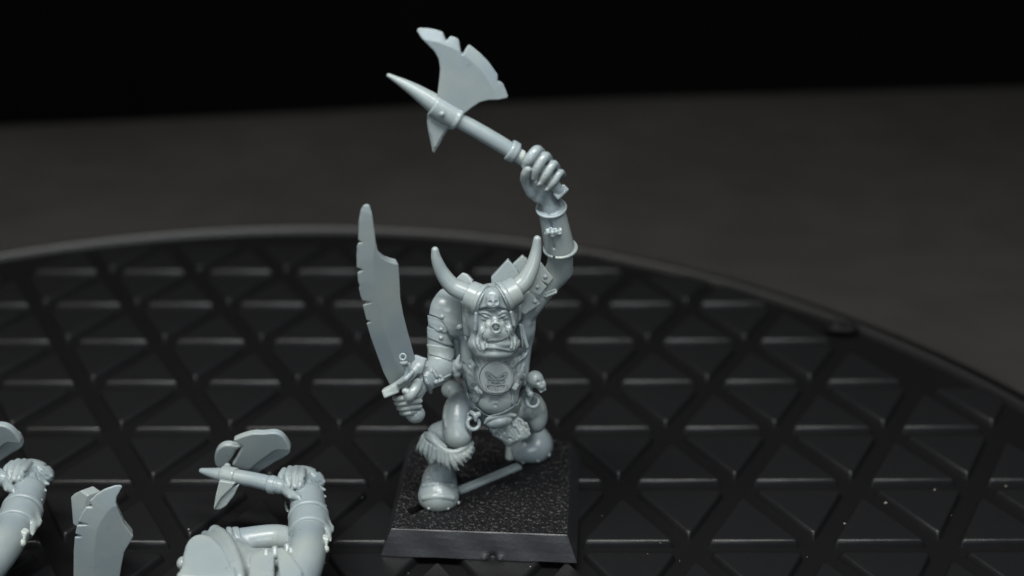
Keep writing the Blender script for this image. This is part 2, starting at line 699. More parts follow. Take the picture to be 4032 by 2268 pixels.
def gradn(S, p):
    e = 0.02
    g = np.array([S.at(p + e * v) - S.at(p - e * v) for v in np.eye(3)])
    n = np.linalg.norm(g)
    return g / n if n > 1e-6 else FWD


# ------------------------------------------------------------------ the standing figure
O = np.array([-0.35, 15.224, 0.0])
fig = thing('warrior_miniature', tuple(O), 'light grey plastic horned warrior standing upright on square black base, axe raised overhead', 'miniature')
HB = 0.0105
u1, u2, u3, u4, u5, u6 = (U[k] for k in '123456')


def base():
    yaw = math.radians(-3.5)
    bt = 1.105
    prof = [(1.245, 0.0), (1.25, 0.015), (1.242, 0.035), (1.234, 0.055), (1.222, 0.085), (1.21, 0.115), (1.19, 0.17), (1.16, 0.25), (1.125, 0.335), (1.112, 0.346), (1.09, 0.350)]
    bm = bmesh.new()
    N = 90
    rings = []
    for hw, z in prof:
        ring = []
        for sx in range(4):
            for i in range(N):
                t = -1 + 2 * i / N
                x, y = [(t, -1), (1, t), (-t, 1), (-1, -t)][sx]
                X, Y, Z = x * hw, y * hw, z
                # flash nick on the front lower edge and small dents
                if sx == 0:
                    gx = X - 0.18
                    Y += 0.05 * math.exp(-(gx / 0.05) ** 2 - ((Z - 0.03) / 0.05) ** 2)
                    Y -= 0.03 * math.exp(-((gx - 0.09) / 0.04) ** 2 - ((Z - 0.03) / 0.04) ** 2) + 0.025 * math.exp(-((gx + 0.1) / 0.04) ** 2 - ((Z - 0.03) / 0.04) ** 2)
                    Y += 0.004 * math.sin(X * 9 + Z * 11)
                ring.append(bm.verts.new((X, Y, Z)))
        rings.append(ring)
    m = 4 * N
    for a, b in zip(rings[:-1], rings[1:]):
        for i in range(m):
            bm.faces.new((a[i], a[(i + 1) % m], b[(i + 1) % m], b[i]))
    me = bpy.data.meshes.new('display_base')
    bm.to_mesh(me)
    bm.free()
    b = put('display_base', me, M_BASE, fig, label='square black plastic base with sloped sides and rough top')
    b.rotation_euler = (0, 0, yaw)
    # rough top sheet
    n = 300
    hw = 1.118
    g = np.linspace(-hw, hw, n + 1)
    X, Yg = np.meshgrid(g, g, indexing='ij')
    H = np.zeros_like(X)
    for cells, amp in ((70, 0.010), (120, 0.015), (200, 0.009)):
        r_ = rng.random((cells + 2, cells + 2))
        u = (X + hw) / (2 * hw) * cells
        v = (Yg + hw) / (2 * hw) * cells
        i, j = np.minimum(u.astype(int), cells - 1), np.minimum(v.astype(int), cells - 1)
        fu, fv = u - i, v - j
        fu, fv = fu * fu * (3 - 2 * fu), fv * fv * (3 - 2 * fv)
        H += amp * (r_[i, j] * (1 - fu) * (1 - fv) + r_[i + 1, j] * fu * (1 - fv) + r_[i, j + 1] * (1 - fu) * fv + r_[i + 1, j + 1] * fu * fv - 0.5)
    H = np.where(H > 0, H * 1.5, H * 0.8)
    # slot for the tab: from near left corner to far right
    cy, sy = math.cos(-yaw), math.sin(-yaw)

    def loc(p):
        q = np.asarray(p)[:2] - O[:2]
        return np.array([cy * q[0] - sy * q[1], sy * q[0] + cy * q[1]])
    a0, a1 = loc(PZ('6', 320, 845, 0.35)), loc(PZ('6', 1440, 345, 0.35))
    e = a1 - a0
    L = np.linalg.norm(e)
    e = e / L
    t = (X - a0[0]) * e[0] + (Yg - a0[1]) * e[1]
    w_ = -(X - a0[0]) * e[1] + (Yg - a0[1]) * e[0]
    slot = np.clip((0.075 - np.abs(w_)) / 0.02, 0, 1) * np.clip((t + 0.02) / 0.02, 0, 1) * np.clip((L - t) / 0.02, 0, 1)
    near = np.exp(-np.maximum(np.abs(w_) - 0.05, 0) / 0.12) * ((t > 0.25) & (t < L))
    H *= 1 - 0.85 * near * (w_ < 0)
    Z = 0.352 + H - 0.28 * slot
    verts = np.c_[X.ravel(), Yg.ravel(), Z.ravel()]
    q = np.arange(n * (n + 1)).reshape(n, n + 1)[:, :-1].ravel()
    faces = np.c_[q, q + n + 1, q + n + 2, q + 1]
    o = put('base_top', mesh_from('base_top', verts, faces.tolist()), M_TOP, b, label='rough textured top of the black base')


base()


def S_part(name, S, parent, m=M_GREY, label=None):
    return put(name, S.mesh(name, O), m, parent, label)


# ---- body
def build_body():
    lo = np.array([-1.75, 13.9, 0.30])
    hi = np.array([0.95, 16.35, 5.5])
    B = Solid(lo, hi, HB)
    # torso
    B.ell(P('5', 760, 520, -0.10), (0.29, 0.22, 0.26))
    B.ell(P('5', 750, 405, 0.02), (0.30, 0.24, 0.28), k=0.10)
    B.ell(P('5', 738, 200, -0.05), (0.385, 0.34, 0.32), k=0.10)
    B.ell(P('3', 780, 1050, -0.20), (0.44, 0.42, 0.34), k=0.10)
    B.ell(P('3', 780, 860, -0.30), (0.42, 0.30, 0.30), k=0.10)
    B.tube([P('3', 1120, 800, -0.2), P('3', 1130, 1000, -0.12), P('3', 1080, 1200, -0.1), P('5', 960, 200, -0.05)], [0.10, 0.09, 0.10, 0.10], k=0.05, n=3)   # flank
    for x0, y0, x1, y1 in ((1110, 850, 1040, 1000), (1120, 950, 1060, 1090), (1110, 1060, 1050, 1190)):
        B.tube([P('3', x0, y0, -0.02), P('3', x1, y1, 0.02)], [0.024, 0.02], k=0.12)
    B.tube([P('3', 470, 1120, 0.05), P('5', 520, 130, 0.1), P('5', 545, 250, 0.13), P('5', 575, 420, 0.08)], [0.09, 0.09, 0.085, 0.07], k=0.07, n=4)
    B.tube([P('3', 400, 950, -0.15), P('3', 405, 1150, -0.08), P('3', 440, 1320, 0.0), P('5', 520, 160, 0.05)], 0.10, k=0.06, n=3)
    # wrinkled hide at the sides of the chest
    r4 = np.random.default_rng(21)
    for i in range(34):
        x, y = (480 + 115 * r4.random(), 90 + 300 * r4.random()) if i % 2 else (915 + 80 * r4.random(), 40 + 330 * r4.random())
        l_, a_ = 22 + 30 * r4.random(), (1.1 if i % 2 else 2.0) + r4.normal(0, 0.35)
        B.tube([B.top('5', x - l_ * math.cos(a_), y - l_ * math.sin(a_), -0.004), B.top('5', x, y, 0.004), B.top('5', x + l_ * math.cos(a_), y + l_ * math.sin(a_), -0.004)],
               [0.008, 0.024, 0.008], k=0.03, op='s' if i % 3 == 0 else 'u', n=2)
    # belly
    B.ell(P('5', 748, 430, 0.20), (150 * u5, 105 * u5, 0.17), k=0.03)
    B.ball(B.top('5', 748, 460, 0.004), 0.018, 0.012, 's')
    # sternum folds
    for dx in (-90, -40, 95):
        B.tube([B.top('5', 600 + dx, 130, 0.0), B.top('5', 590 + dx * 0.8, 230, 0.0), B.top('5', 600 + dx * 0.6, 320, 0.0)], [0.012, 0.03, 0.012], k=0.03)
    # raised arm
    sh, el = P('3', 1110, 760, -0.18), P('2', 505, 1190, -0.22)
    B.tube([sh, P('2', 400, 1290, -0.22), el], [0.19, 0.155, 0.150], k=0.05, n=4)
    B.tube([P('2', 400, 1290, -0.22), P('2', 478, 1195, -0.2), P('2', 498, 1060, -0.12), P('2', 470, 900, -0.05), P('2', 420, 680, 0.0), P('2', 395, 600, 0.0)],
           [0.155, 0.165, 0.155, 0.15, 0.115, 0.105], k=0.03, n=4)
    # raised hand: palm behind the shaft, four fingers wrapped in front, thumb from the side
    B.ell(P('2', 335, 510, 0.02), (95 * u2, 115 * u2, 0.085), axes(-30), k=0.05)
    B.ell(P('2', 285, 400, 0.0), (125 * u2, 130 * u2, 0.08), axes(-35), k=0.05)
    B.tube([P('2', 250, 520, 0.06), P('2', 205, 440, 0.10), P('2', 195, 385, 0.14)], [0.075, 0.065, 0.06], k=0.04, n=3)
    fingers = [([(322, 175, 0.02), (290, 160, 0.14), (232, 232, 0.20), (190, 290, 0.18)], 46),
               ([(392, 235, 0.02), (365, 212, 0.14), (300, 300, 0.205), (268, 392, 0.19)], 42),
               ([(460, 305, 0.02), (435, 280, 0.14), (378, 362, 0.205), (322, 452, 0.19)], 38),
               ([(515, 370, 0.02), (495, 352, 0.14), (440, 430, 0.195), (382, 498, 0.18)], 32)]
    for pts, r in fingers:
        B.tube([P('2', *p) for p in pts], [r * u2, r * u2, r * u2 * 1.03, r * u2 * 0.72], k=0.006, n=4)
    B.tube([P('2', 188, 410, 0.13), P('2', 196, 360, 0.19), P('2', 215, 322, 0.22)], [0.056, 0.056, 0.046], k=0.008, n=3)
    B.ell(P('2', 400, 395, -0.01), (95 * u2, 120 * u2, 0.075), axes(-38), k=0.04)
    for (x0, y0, x1, y1) in ((300, 440, 335, 420), (362, 488, 395, 470)):     # nails
        B.tube([B.top('2', x0, y0 + 18, -0.002), B.top('2', (x0 + x1) / 2, (y0 + y1) / 2 + 16, -0.002)], [0.016, 0.021], k=0.003)
    B.tube([P('2', 225, 490, 0.17), P('2', 262, 470, 0.15)], 0.012, k=0.01, op='s')
    # sword arm
    B.tube([P('3', 270, 800, -0.05), P('3', 200, 1050, 0.05), P('3', 195, 1260, 0.12)], [0.21, 0.165, 0.155], k=0.08, n=4)
    B.tube([P('3', 330, 850, -0.1), P('3', 480, 900, -0.15)], 0.24, k=0.1)
    B.tube([P('4', 565, 985, 0.12), P('4', 545, 1055, 0.25), P('4', 470, 1110, 0.42), P('4', 400, 1190, 0.58)], [0.16, 0.17, 0.145, 0.11], k=0.04, n=4)
    # sword hand
    B.ell(P('4', 385, 1210, 0.60), (62 * u4, 72 * u4, 0.12), axes(25), k=0.05)
    for i, (x0, y0, x1, y1) in enumerate(((275, 1242, 420, 1222), (285, 1272, 432, 1258), (300, 1302, 430, 1292), (318, 1332, 412, 1322))):
        B.tube([P('4', x0, y0, 0.62), P('4', x0 + 18, y0 + 4, 0.72), P('4', (x0 + x1) / 2, (y0 + y1) / 2 + 3, 0.78), P('4', x1, y1, 0.70)],
               [17 * u4, 19 * u4, 19 * u4, 17 * u4], k=0.008, n=3)
    B.tube([P('4', 415, 1150, 0.68), P('4', 400, 1185, 0.78), P('4', 375, 1225, 0.84), P('4', 362, 1255, 0.82)], [0.07, 0.068, 0.058, 0.04], k=0.012, n=4)
    for x, y in ((340, 1195), (352, 1222)):
        B.ball(P('4', x, y, 0.80), 0.045, 0.02)
    # front leg
    B.ell(P('5', 385, 330, -0.25), (95 * u5, 80 * u5, 0.16), k=0.05)
    B.tube([P('5', 540, 440, -0.12), P('5', 440, 480, 0.02), P('5', 415, 600, 0.18), P('5', 420, 700, 0.26)], [0.19, 0.185, 0.175, 0.155], k=0.05, n=4)
    B.ell(P('5', 438, 715, 0.30), (108 * u5, 98 * u5, 0.14), k=0.09)
    B.tube([P('5', 330, 700, 0.05), P('5', 290, 820, 0.05), P('5', 295, 960, 0.1), P('5', 290, 1060, 0.15)], [0.185, 0.20, 0.165, 0.17], k=0.05, n=3)
    B.ell(P('5', 265, 690, 0.0), (90 * u5, 85 * u5, 0.15), k=0.04)
    # far leg
    B.tube([P('5', 930, 470, -0.15), P('5', 1040, 470, -0.25), P('5', 1090, 570, -0.3)], [0.18, 0.19, 0.145], k=0.05, n=4)
    B.ell(P('5', 1085, 540, -0.28), (100 * u5, 158 * u5, 0.19), axes(4), k=0.03)
    B.tube([P('5', 1060, 600, -0.45), P('5', 1010, 700, -0.8), P('5', 980, 830, -1.1)], [0.13, 0.11, 0.12], k=0.04, n=3)
    B.tube([P('5', 900, 780, -0.95), P('5', 870, 930, -0.82)], [0.1, 0.07], k=0.05)
    for x0, y0, x1, y1 in ((1010, 470, 1050, 560), (1120, 400, 1150, 500)):
        B.tube([B.top('5', x0, y0), B.top('5', x1, y1)], [0.012, 0.02], k=0.03)
    # loose cloth folds on thigh
    B.tube([B.top('5', 330, 470), B.top('5', 318, 560), B.top('5', 330, 640)], [0.01, 0.02, 0.01], k=0.03)
    B.plane((0, 0, 0.352), (0, 0, -1))
    return B


BODY = build_body()
body = S_part('body', BODY, fig)


# ---- boots
def boots():
    S = zone('5', 40, 900, 480, 1400, -0.6, 0.7, 0.0095)
    X, Y, Z = RIGHT, np.array([0, 1.0, 0]), np.array([0, 0, 1.0])
    c = PZ('5', 265, 1348, 0.35)
    S.ell(c + [0, 0.40, 0.13], (0.238, 0.45, 0.28), (X, Y, Z))
    S.ell(c + [0, 0.20, 0.10], (0.270, 0.235, 0.235), (X, Y, Z), k=0.05)
    S.tube([P('5', 290, 1090, 0.1), P('5', 295, 950, 0.08)], [0.185, 0.165], k=0.07)
    for y, hw, r in ((1062, 88, 0.036), (1122, 112, 0.040), (1226, 120, 0.036)):     # overlapping lames
        pts = [S.top('5', 268 + hw * t, y + 14 * t * t, -0.014) for t in np.linspace(-1, 1, 7)]
        S.tube(pts, r, k=0.010)
    S.plane((0, 0, 0.353), (0, 0, -1), k=0.02)
    b = S_part('boot', S, fig)
    for x, y in ((190, 1325), (350, 1325), (437, 1277)):
        p = S.top('5', x, y, 0.0, miss=0.35)
        rivet(p, 0.026, b, O, 'stud', nrm=gradn(S, p))
    # far boot
    S = zone('5', 800, 650, 1280, 1020, -1.5, -0.3, 0.0095)
    c = PZ('5', 1050, 966, 0.35)
    a = math.radians(35)
    e1, e2 = np.array([math.cos(a), -math.sin(a), 0]), np.array([math.sin(a), math.cos(a), 0])
    S.ell(c + [0.02, 0.28, 0.14], (0.262, 0.30, 0.222), (e1, e2, Z))
    S.ell(c + [0.10, 0.30, 0.16], (0.16, 0.26, 0.225), (X, Y, Z), k=0.08)
    S.ell(c + [-0.15, 0.35, 0.1], (0.16, 0.3, 0.20), (X, Y, Z), k=0.06)
    S.plane((0, 0, 0.353), (0, 0, -1), k=0.02)
    b = S_part('boot', S, fig)
    for x, y in ((978, 938), (1105, 925), (1197, 875)):
        p = S.top('5', x, y, 0.0, near=0.0, far=-1.6, miss=-0.75)
        rivet(p, 0.027, b, O, 'stud', nrm=gradn(S, p))
    # tab joining the feet
    a0, a1 = PZ('5', 430, 1172, 0.39), PZ('5', 950, 958, 0.39)
    S = solid_at([a0, a1], 0.011, 0.15)
    e = (a1 - a0)
    L = np.linalg.norm(e)
    e = e / L
    nrm = np.cross([0, 0, 1], e)
    S.box((a0 + a1) / 2 - [0, 0, 0.068], (L / 2, 0.062, 0.08), (e, nrm, np.array([0, 0, 1.0])), 0.012)
    S_part('slot_tab', S, fig)


boots()


# ---- fur cuff round the front shin
def cuff():
    S = zone('5', 30, 620, 620, 1060, -0.4, 0.75, 0.0095)
    rim = [(150, 730, 0.12), (200, 745, 0.27), (262, 795, 0.38), (330, 838, 0.44), (400, 852, 0.46), (470, 830, 0.42), (530, 785, 0.30)]
    S.tube([P('5', *p) for p in rim], [0.025, 0.034, 0.036, 0.036, 0.036, 0.034, 0.025], n=4)
    S.tube([P('5', x + 8, y + 45, d - 0.08) for x, y, d in rim], [0.06, 0.09, 0.10, 0.11, 0.11, 0.10, 0.06], k=0.05, n=4)
    S.tube([P('5', x - 5 + (300 - x) * 0.1, y - 30, d - 0.05) for x, y, d in rim[:4]], [0.03, 0.05, 0.045, 0.03], k=0.03, n=3)
    sp = [((150, 740, .13), (112, 800, .12), (80, 842, .08)), ((165, 760, .2), (130, 830, .22), (128, 880, .2)), ((185, 780, .26), (165, 860, .3), (180, 928, .28)),
          ((215, 800, .33), (205, 890, .37), (190, 940, .36)), ((245, 815, .37), (235, 900, .42), (232, 950, .41)), ((275, 830, .41), (275, 920, .46), (285, 975, .45)),
          ((305, 845, .43), (310, 930, .48), (335, 995, .47)), ((335, 855, .45), (345, 950, .50), (375, 1012, .49)), ((365, 862, .46), (390, 940, .51), (440, 1005, .5)),
          ((395, 865, .46), (430, 920, .5), (478, 965, .48)), ((425, 860, .45), (465, 900, .47), (505, 940, .45)), ((455, 850, .42), (500, 880, .44), (545, 905, .4)),
          ((480, 835, .38), (525, 850, .38), (562, 862, .34)), ((505, 815, .33), (540, 818, .32), (570, 820, .28)), ((525, 795, .27), (545, 785, .25), (560, 765, .22)),
          ((150, 725, .1), (130, 760, .05), (112, 770, 0)), ((250, 830, .39), (215, 930, .41), (205, 955, .38)), ((395, 870, .46), (405, 960, .51), (418, 1010, .49))]
    for i, (a, b, c) in enumerate(sp):
        S.tube([P('5', *a), P('5', *b), P('5', *c)], [0.045, 0.038, 0.010], k=0.012, n=3)
    S_part('fur_cuff', S, fig)


cuff()


# ---- head
def head():
    H = zone('3', 380, 460, 1130, 1400, -0.35, 1.05, 0.0068)
    px = u3
    H.ell(P('3', 745, 850, 0.30), (282 * px, 330 * px, 0.36))
    H.ell(P('3', 765, 1160, 0.46), (280 * px, 150 * px, 0.31), k=0.08)
    H.ell(P('3', 775, 1265, 0.56), (195 * px, 84 * px, 0.24), k=0.07)
    H.ell(P('3', 700, 1320, 0.62), (30 * px, 30 * px, 0.1), k=0.06)
    H.ell(P('3', 775, 1050, 0.60), (172 * px, 122 * px, 0.20), k=0.045)
    H.ell(P('3', 790, 1165, 0.64), (170 * px, 62 * px, 0.15), k=0.04)
    H.ell(P('3', 640, 1000, 0.48), (70 * px, 60 * px, 0.13), k=0.06)
    H.ell(P('3', 910, 990, 0.48), (70 * px, 60 * px, 0.13), k=0.06)
    # brow, eyes
    for sx, cx in ((-1, 690), (1, 855)):
        H.ell(H.top('3', cx, 872, 0.02), (74 * px, 42 * px, 0.06), axes(8 * sx), k=0.015, op='s')
    for x in (650, 900):
        H.ell(H.top('3', x, 950, 0.015), (38 * px, 62 * px, 0.045), k=0.04, op='s')
    for pts in (((610, 838), (680, 838), (742, 862)), ((935, 822), (865, 832), (803, 860))):
        H.tube([H.top('3', x, y - 6, 0.0) for x, y in pts], [0.028, 0.044, 0.048], k=0.012, n=3)
    for x, y, a in ((693, 872, -10), (850, 866, 12)):
        H.ell(H.top('3', x, y, -0.008), (42 * px, 17 * px, 0.028), axes(a), k=0.004)
    for pts in (((640, 846), (690, 862), (740, 884)), ((912, 834), (862, 854), (806, 880))):
        H.tube([H.top('3', x, y, 0.0) for x, y in pts], [0.008, 0.014, 0.013], k=0.005, op='s', n=3)
    for pts in (((632, 895), (690, 905), (735, 890)), ((910, 885), (860, 900), (812, 888))):      # pouches under the eyes
        H.tube([H.top('3', x, y, -0.004) for x, y in pts], [0.008, 0.014, 0.010], k=0.02, n=3)
    for pts in (((660, 930), (690, 928), (730, 908)), ((888, 920), (865, 922), (815, 905)), ((655, 975), (680, 958), (715, 935)), ((895, 962), (875, 952), (840, 935))):
        H.tube([H.top('3', x, y, 0.004) for x, y in pts], 0.006, k=0.016, op='s', n=3)
    # nose
    H.tube([H.top('3', 772, 850, 0.0), H.top('3', 776, 900, 0.035), H.top('3', 778, 935, 0.035)], [0.030, 0.040, 0.052], k=0.025, n=3)
    for x, y in ((712, 965), (838, 960)):
        H.ball(H.top('3', x, y, 0.0), 0.052, 0.03)
    H.ell(H.top('3', 785, 990, -0.01), (48 * px, 50 * px, 0.05), k=0.02)
    # mouth
    H.tube([H.top('3', x, y, 0.004) for x, y in ((665, 1140), (715, 1150), (775, 1143), (840, 1138), (905, 1108), (935, 1085))], [0.008, 0.016, 0.015, 0.015, 0.014, 0.008], k=0.012, op='s', n=3)
    H.tube([H.top('3', x, y, -0.004) for x, y in ((700, 1128), (770, 1120), (840, 1115), (905, 1085))], [0.012, 0.016, 0.016, 0.01], k=0.015, n=3)
    # lower lip and corner rolls
    H.tube([H.top('3', x, y, -0.006) for x, y in ((640, 1205), (700, 1203), (760, 1198), (830, 1210), (900, 1228), (960, 1222), (980, 1170))], [0.014, 0.022, 0.026, 0.026, 0.026, 0.024, 0.014], k=0.016, n=3)
    H.tube([H.top('3', x, y, 0.004) for x, y in ((660, 1228), (760, 1226), (850, 1240), (960, 1250))], 0.008, k=0.02, op='s', n=3)
    for pts in (((640, 1020), (600, 1085), (592, 1160), (618, 1225)), ((920, 1020), (968, 1085), (985, 1150), (975, 1215))):
        H.tube([H.top('3', x, y, 0.002) for x, y in pts], [0.008, 0.022, 0.024, 0.014], k=0.018, n=3)
    for pts in (((665, 1030), (628, 1095), (622, 1165)), ((893, 1025), (935, 1090), (950, 1150))):
        H.tube([H.top('3', x, y, 0.006) for x, y in pts], [0.008, 0.014, 0.012], k=0.016, op='s', n=3)
    for pts in (((545, 1060), (555, 1150), (600, 1240)), ((1015, 1050), (1020, 1130), (1000, 1210))):
        H.tube([H.top('3', x, y, 0.004) for x, y in pts], 0.008, k=0.016, op='s', n=3)
    c = H.top('3', 785, 1000, 0.03)
    cR = P('3', 785, 985, Y0 - c[1] + 0.01)
    H.ell(cR - FWD * 0.020 + UP * 0.02, (42 * px, 44 * px, 0.034), k=0.01)
    hd = S_part('head', H, fig)
    # tusks
    for pts, rs in ((((655, 1215), (628, 1130), (640, 1045)), (0.028, 0.023, 0.007)), (((692, 1198), (684, 1140), (690, 1090)), (0.022, 0.018, 0.006)),
                    (((945, 1200), (948, 1120), (915, 1045)), (0.027, 0.022, 0.007))):
        q = [H.top('3', x, y, 0.006 + 0.012 * i) for i, (x, y) in enumerate(pts)]
        T = solid_at(q, 0.0065)
        T.tube(q, rs, n=5)
        S_part('tusk', T, hd)
    c = cR
    T = Solid(c - 0.12, c + 0.12, 0.0065)
    T.ring(c + FWD * 0.012 - UP * 0.008, axes(0, 0, -20)[2], 54 * px, 0.0165)
    T.ball(H.top('3', 782, 925, 0.02), 0.03, k=0.01)
    S_part('nose_ring', T, hd)

    # ---- helmet
    c3 = np.array([P('3', x, y, d) for x in (380, 1130) for y in (440, 1230) for d in (-0.35, 1.05)])
    K = Solid(c3.min(0), c3.max(0), 0.0075)
    K.ell(P('3', 745, 790, 0.26), (285 * px, 240 * px, 0.45))
    K.ell(P('3', 752, 690, 0.42), (140 * px, 135 * px, 0.27), k=0.06)
    K.plane(P('3', 745, 822, 0.5), -UP * 0.96 + FWD * 0.28, k=0.01)
    # side plates hanging down to the jaw
    K.tube([P('3', 512, 780, 0.22), P('3', 512, 900, 0.24), P('3', 510, 1030, 0.22)], [88 * px, 84 * px, 70 * px], k=0.03)
    K.tube([P('3', 985, 770, 0.22), P('3', 985, 880, 0.24), P('3', 975, 950, 0.26)], [75 * px, 70 * px, 45 * px], k=0.03)
    # brow rim
    K.tube([K.top('3', x, y, -0.004) for x, y in ((560, 808), (650, 812), (745, 808), (860, 800), (955, 790))], [0.02] * 5, k=0.012, n=3)
    hm = S_part('helmet', K, fig)
    # cheek bars
    for pts in (((575, 835), (572, 930), (565, 1015)), ((945, 830), (962, 900), (975, 965))):
        q = [H.top('3', x, y, 0.055) for x, y in pts]
        q = [np.array([a[0], min(b[1] for b in q) * 0.5 + a[1] * 0.5, a[2]]) for a in q]
        T = solid_at(q, 0.007, 0.1)
        for a, b in zip(q[:-1], q[1:]):
            T.tube([a, b], [0.020, 0.022])
            T.tube([a - FWD * 0.05, b - FWD * 0.05], [0.03, 0.026], k=0.012)
        S_part('cheek_guard', T, hm)
    # strap by the jaw
    q = [(1020, 950), (1068, 958), (1086, 1195), (1045, 1212), (1022, 1100)]
    T = solid_at([P('3', *p, 0.26) for p in q], 0.0085, 0.2)
    T.prism([P('3', *p, 0.26) for p in q], axes(0, 30), 0.10, r=0.02)
    T.tube([P('3', 1040, 960, 0.37), P('3', 1058, 1080, 0.37), P('3', 1066, 1195, 0.36)], [0.014, 0.016, 0.014], k=0.008)
    S_part('chin_strap', T, hm)
    # horns
    for nm, pts, rs in (('l', ((560, 660, 0.30), (460, 620, 0.30), (330, 555, 0.28), (222, 420, 0.26), (158, 270, 0.26), (142, 175, 0.26)), (104, 102, 92, 76, 56, 38)),
                        ('r', ((920, 640, 0.30), (985, 590, 0.28), (1090, 500, 0.24), (1172, 340, 0.18), (1208, 190, 0.14), (1222, 60, 0.12)), (104, 102, 93, 76, 58, 42))):
        q = [P('3', *p) for p in pts]
        T = solid_at(q, 0.0085, 0.16)
        T.tube(q, [r * px for r in rs], n=7)
        S_part('horn', T, hm)
    # collars round the horn roots
    for a, b, ra, rb, dd in (((500, 640), (610, 690), 148, 158, 0.40), ((1015, 590), (893, 655), 145, 158, 0.38)):
        pa, pb = P('3', *a, dd), P('3', *b, dd + 0.06)
        T = solid_at([pa, pb], 0.0075, 0.3)
        T.cyl(pa, pb, ra * px, rb * px, r=0.012)
        e = (pb - pa) / np.linalg.norm(pb - pa)
        T.cyl(pb - e * 0.005, pb + e * 0.05, rb * px + 0.012, rb * px + 0.016, r=0.010, k=0.006)
        T.cyl(pb + e * 0.03, pb + e * 0.075, rb * px - 0.006, rb * px - 0.01, r=0.008, k=0.006)
        S_part('horn_collar', T, hm)
    # skull badge on the brow
    c = K.top('3', 755, 690, 0.0)
    T = Solid(c - 0.2, c + 0.2, 0.006)
    T.ell(K.top('3', 752, 668, 0.0), (74 * px, 72 * px, 0.05))
    T.ell(K.top('3', 757, 735, 0.01), (68 * px, 58 * px, 0.055), k=0.02)
    T.box(K.top('3', 757, 790, 0.01), (36 * px, 26 * px, 0.035), r=0.012, k=0.01)
    for x in (722, 790):
        T.ell(T.top('3', x, 728, 0.008), (27 * px, 23 * px, 0.04), axes(12 if x > 750 else -12), k=0.006, op='s')
    T.tube([T.top('3', 757, 752, 0.006), T.top('3', 757, 764, 0.006)], [0.006, 0.013], k=0.004, op='s')
    for x in (738, 757, 776):
        T.tube([T.top('3', x, 782, 0.002), T.top('3', x, 808, 0.002)], 0.006, k=0.003, op='s')
    S_part('skull_badge', T, hm)
    return H, K


HEAD, HELM = head()


# ---- shoulder guards
def shoulder_guards():
    # by the sword arm: dome plate and three lames
    S = zone('3', 20, 540, 520, 1420, -0.5, 0.6, HB, BODY)
    S.patch('3', [(78, 850), (100, 740), (150, 650), (235, 570), (330, 620), (460, 800), (470, 1050), (400, 1075), (320, 1085), (270, 1010), (200, 905)], 0.05, dlim=(-0.3, 0.6), smooth=3)
    g = S_part('shoulder_guard', S, fig)
    for x, y, r in ((217, 878, 27), (400, 985, 42)):
        p = S.top('3', x, y, -0.004)
        rivet(p, r * u3, g, O, nrm=gradn(S, p))
    for poly, t in (([(60, 860), (200, 890), (300, 1020), (245, 1052), (170, 1035), (72, 965)], 0.034),
                    ([(55, 980), (180, 1020), (262, 1050), (345, 1190), (290, 1185), (238, 1170), (60, 1100)], 0.020)):
        S2 = zone('3', 0, 820, 520, 1420, -0.4, 0.6, HB, BODY)
        S2.patch('3', poly, t, dlim=(-0.3, 0.6))
        l = S_part('lame', S2, g)
        for x, y in ([(207, 1010)] if t > 0.03 else [(205, 1100)]):
            p = S2.top('3', x, y, -0.004)
            rivet(p, 27 * u3, l if False else g, O, nrm=gradn(S2, p))
    S2 = zone('3', 0, 1100, 520, 1420, -0.4, 0.6, HB, BODY)
    S2.patch('3', [(50, 1165), (200, 1185), (350, 1215), (345, 1300), (310, 1348), (200, 1310), (80, 1278)], 0.014, dlim=(-0.3, 0.6))
    S_part('sleeve', S2, fig)
    # by the raised arm: overlapping square plates with rivets, tips showing over the helmet
    G = None
    plates = [([(1262, 298), (1392, 468), (1335, 532), (1210, 470), (1180, 380)], -0.02, (1305, 455), 14),
              ([(1212, 440), (1325, 560), (1240, 648), (1120, 590), (1110, 500)], 0.03, (1222, 562), 12),
              ([(1120, 610), (1180, 640), (1256, 742), (1085, 842), (1000, 800), (1010, 680)], 0.08, (1195, 714), 8),
              ([(735, 455), (912, 272), (1010, 380), (1060, 480), (900, 600), (740, 580)], -0.12, None, 0),
              ([(960, 320), (1065, 228), (1120, 270), (1180, 400), (1050, 430)], -0.20, None, 0)]
    for i, (poly, d, rv, yw) in enumerate(plates):
        pts = [P('3', x, y, d) for x, y in poly]
        T = solid_at(pts, 0.009, 0.1)
        # give each plate a curve: bend it back away from its middle
        T.prism([P('3', x, y, d) for x, y in poly], axes(0, yw, -14), 0.035 if rv else 0.05, r=0.012)
        if G is None:
            G = S_part('shoulder_guard', T, fig)
        else:
            S_part('lame', T, G)
        if rv:
            p = T.top('3', *rv, -0.004, miss=d)
            rivet(p, 28 * u3, G, O)
    # strap tail under the raised arm
    q = [P('2', 330, 1380, -0.05), P('2', 400, 1375, -0.1), P('2', 440, 1388, -0.1)]
    T = solid_at(q, 0.009, 0.12)
    T.box(q[1], (70 * u2, 34 * u2, 0.04), axes(20), 0.012)
    T.tube([P('2', 372, 1420, -0.05), P('2', 455, 1385, -0.05)], 0.022, k=0.01)
    T.tube([P('2', 370, 1395, -0.05), P('2', 445, 1362, -0.05)], 0.014, k=0.01)
    S_part('armpit_strap', T, fig)
    # back plate tip beside the left horn
    q = [(370, 470), (430, 410), (480, 425), (550, 490), (560, 560), (400, 560)]
    T = solid_at([P('3', *p, -0.2) for p in q], 0.009, 0.1)
    T.prism([P('3', *p, -0.2) for p in q], axes(0, -10), 0.06, r=0.02)
    S_part('back_plate', T, fig)


shoulder_guards()


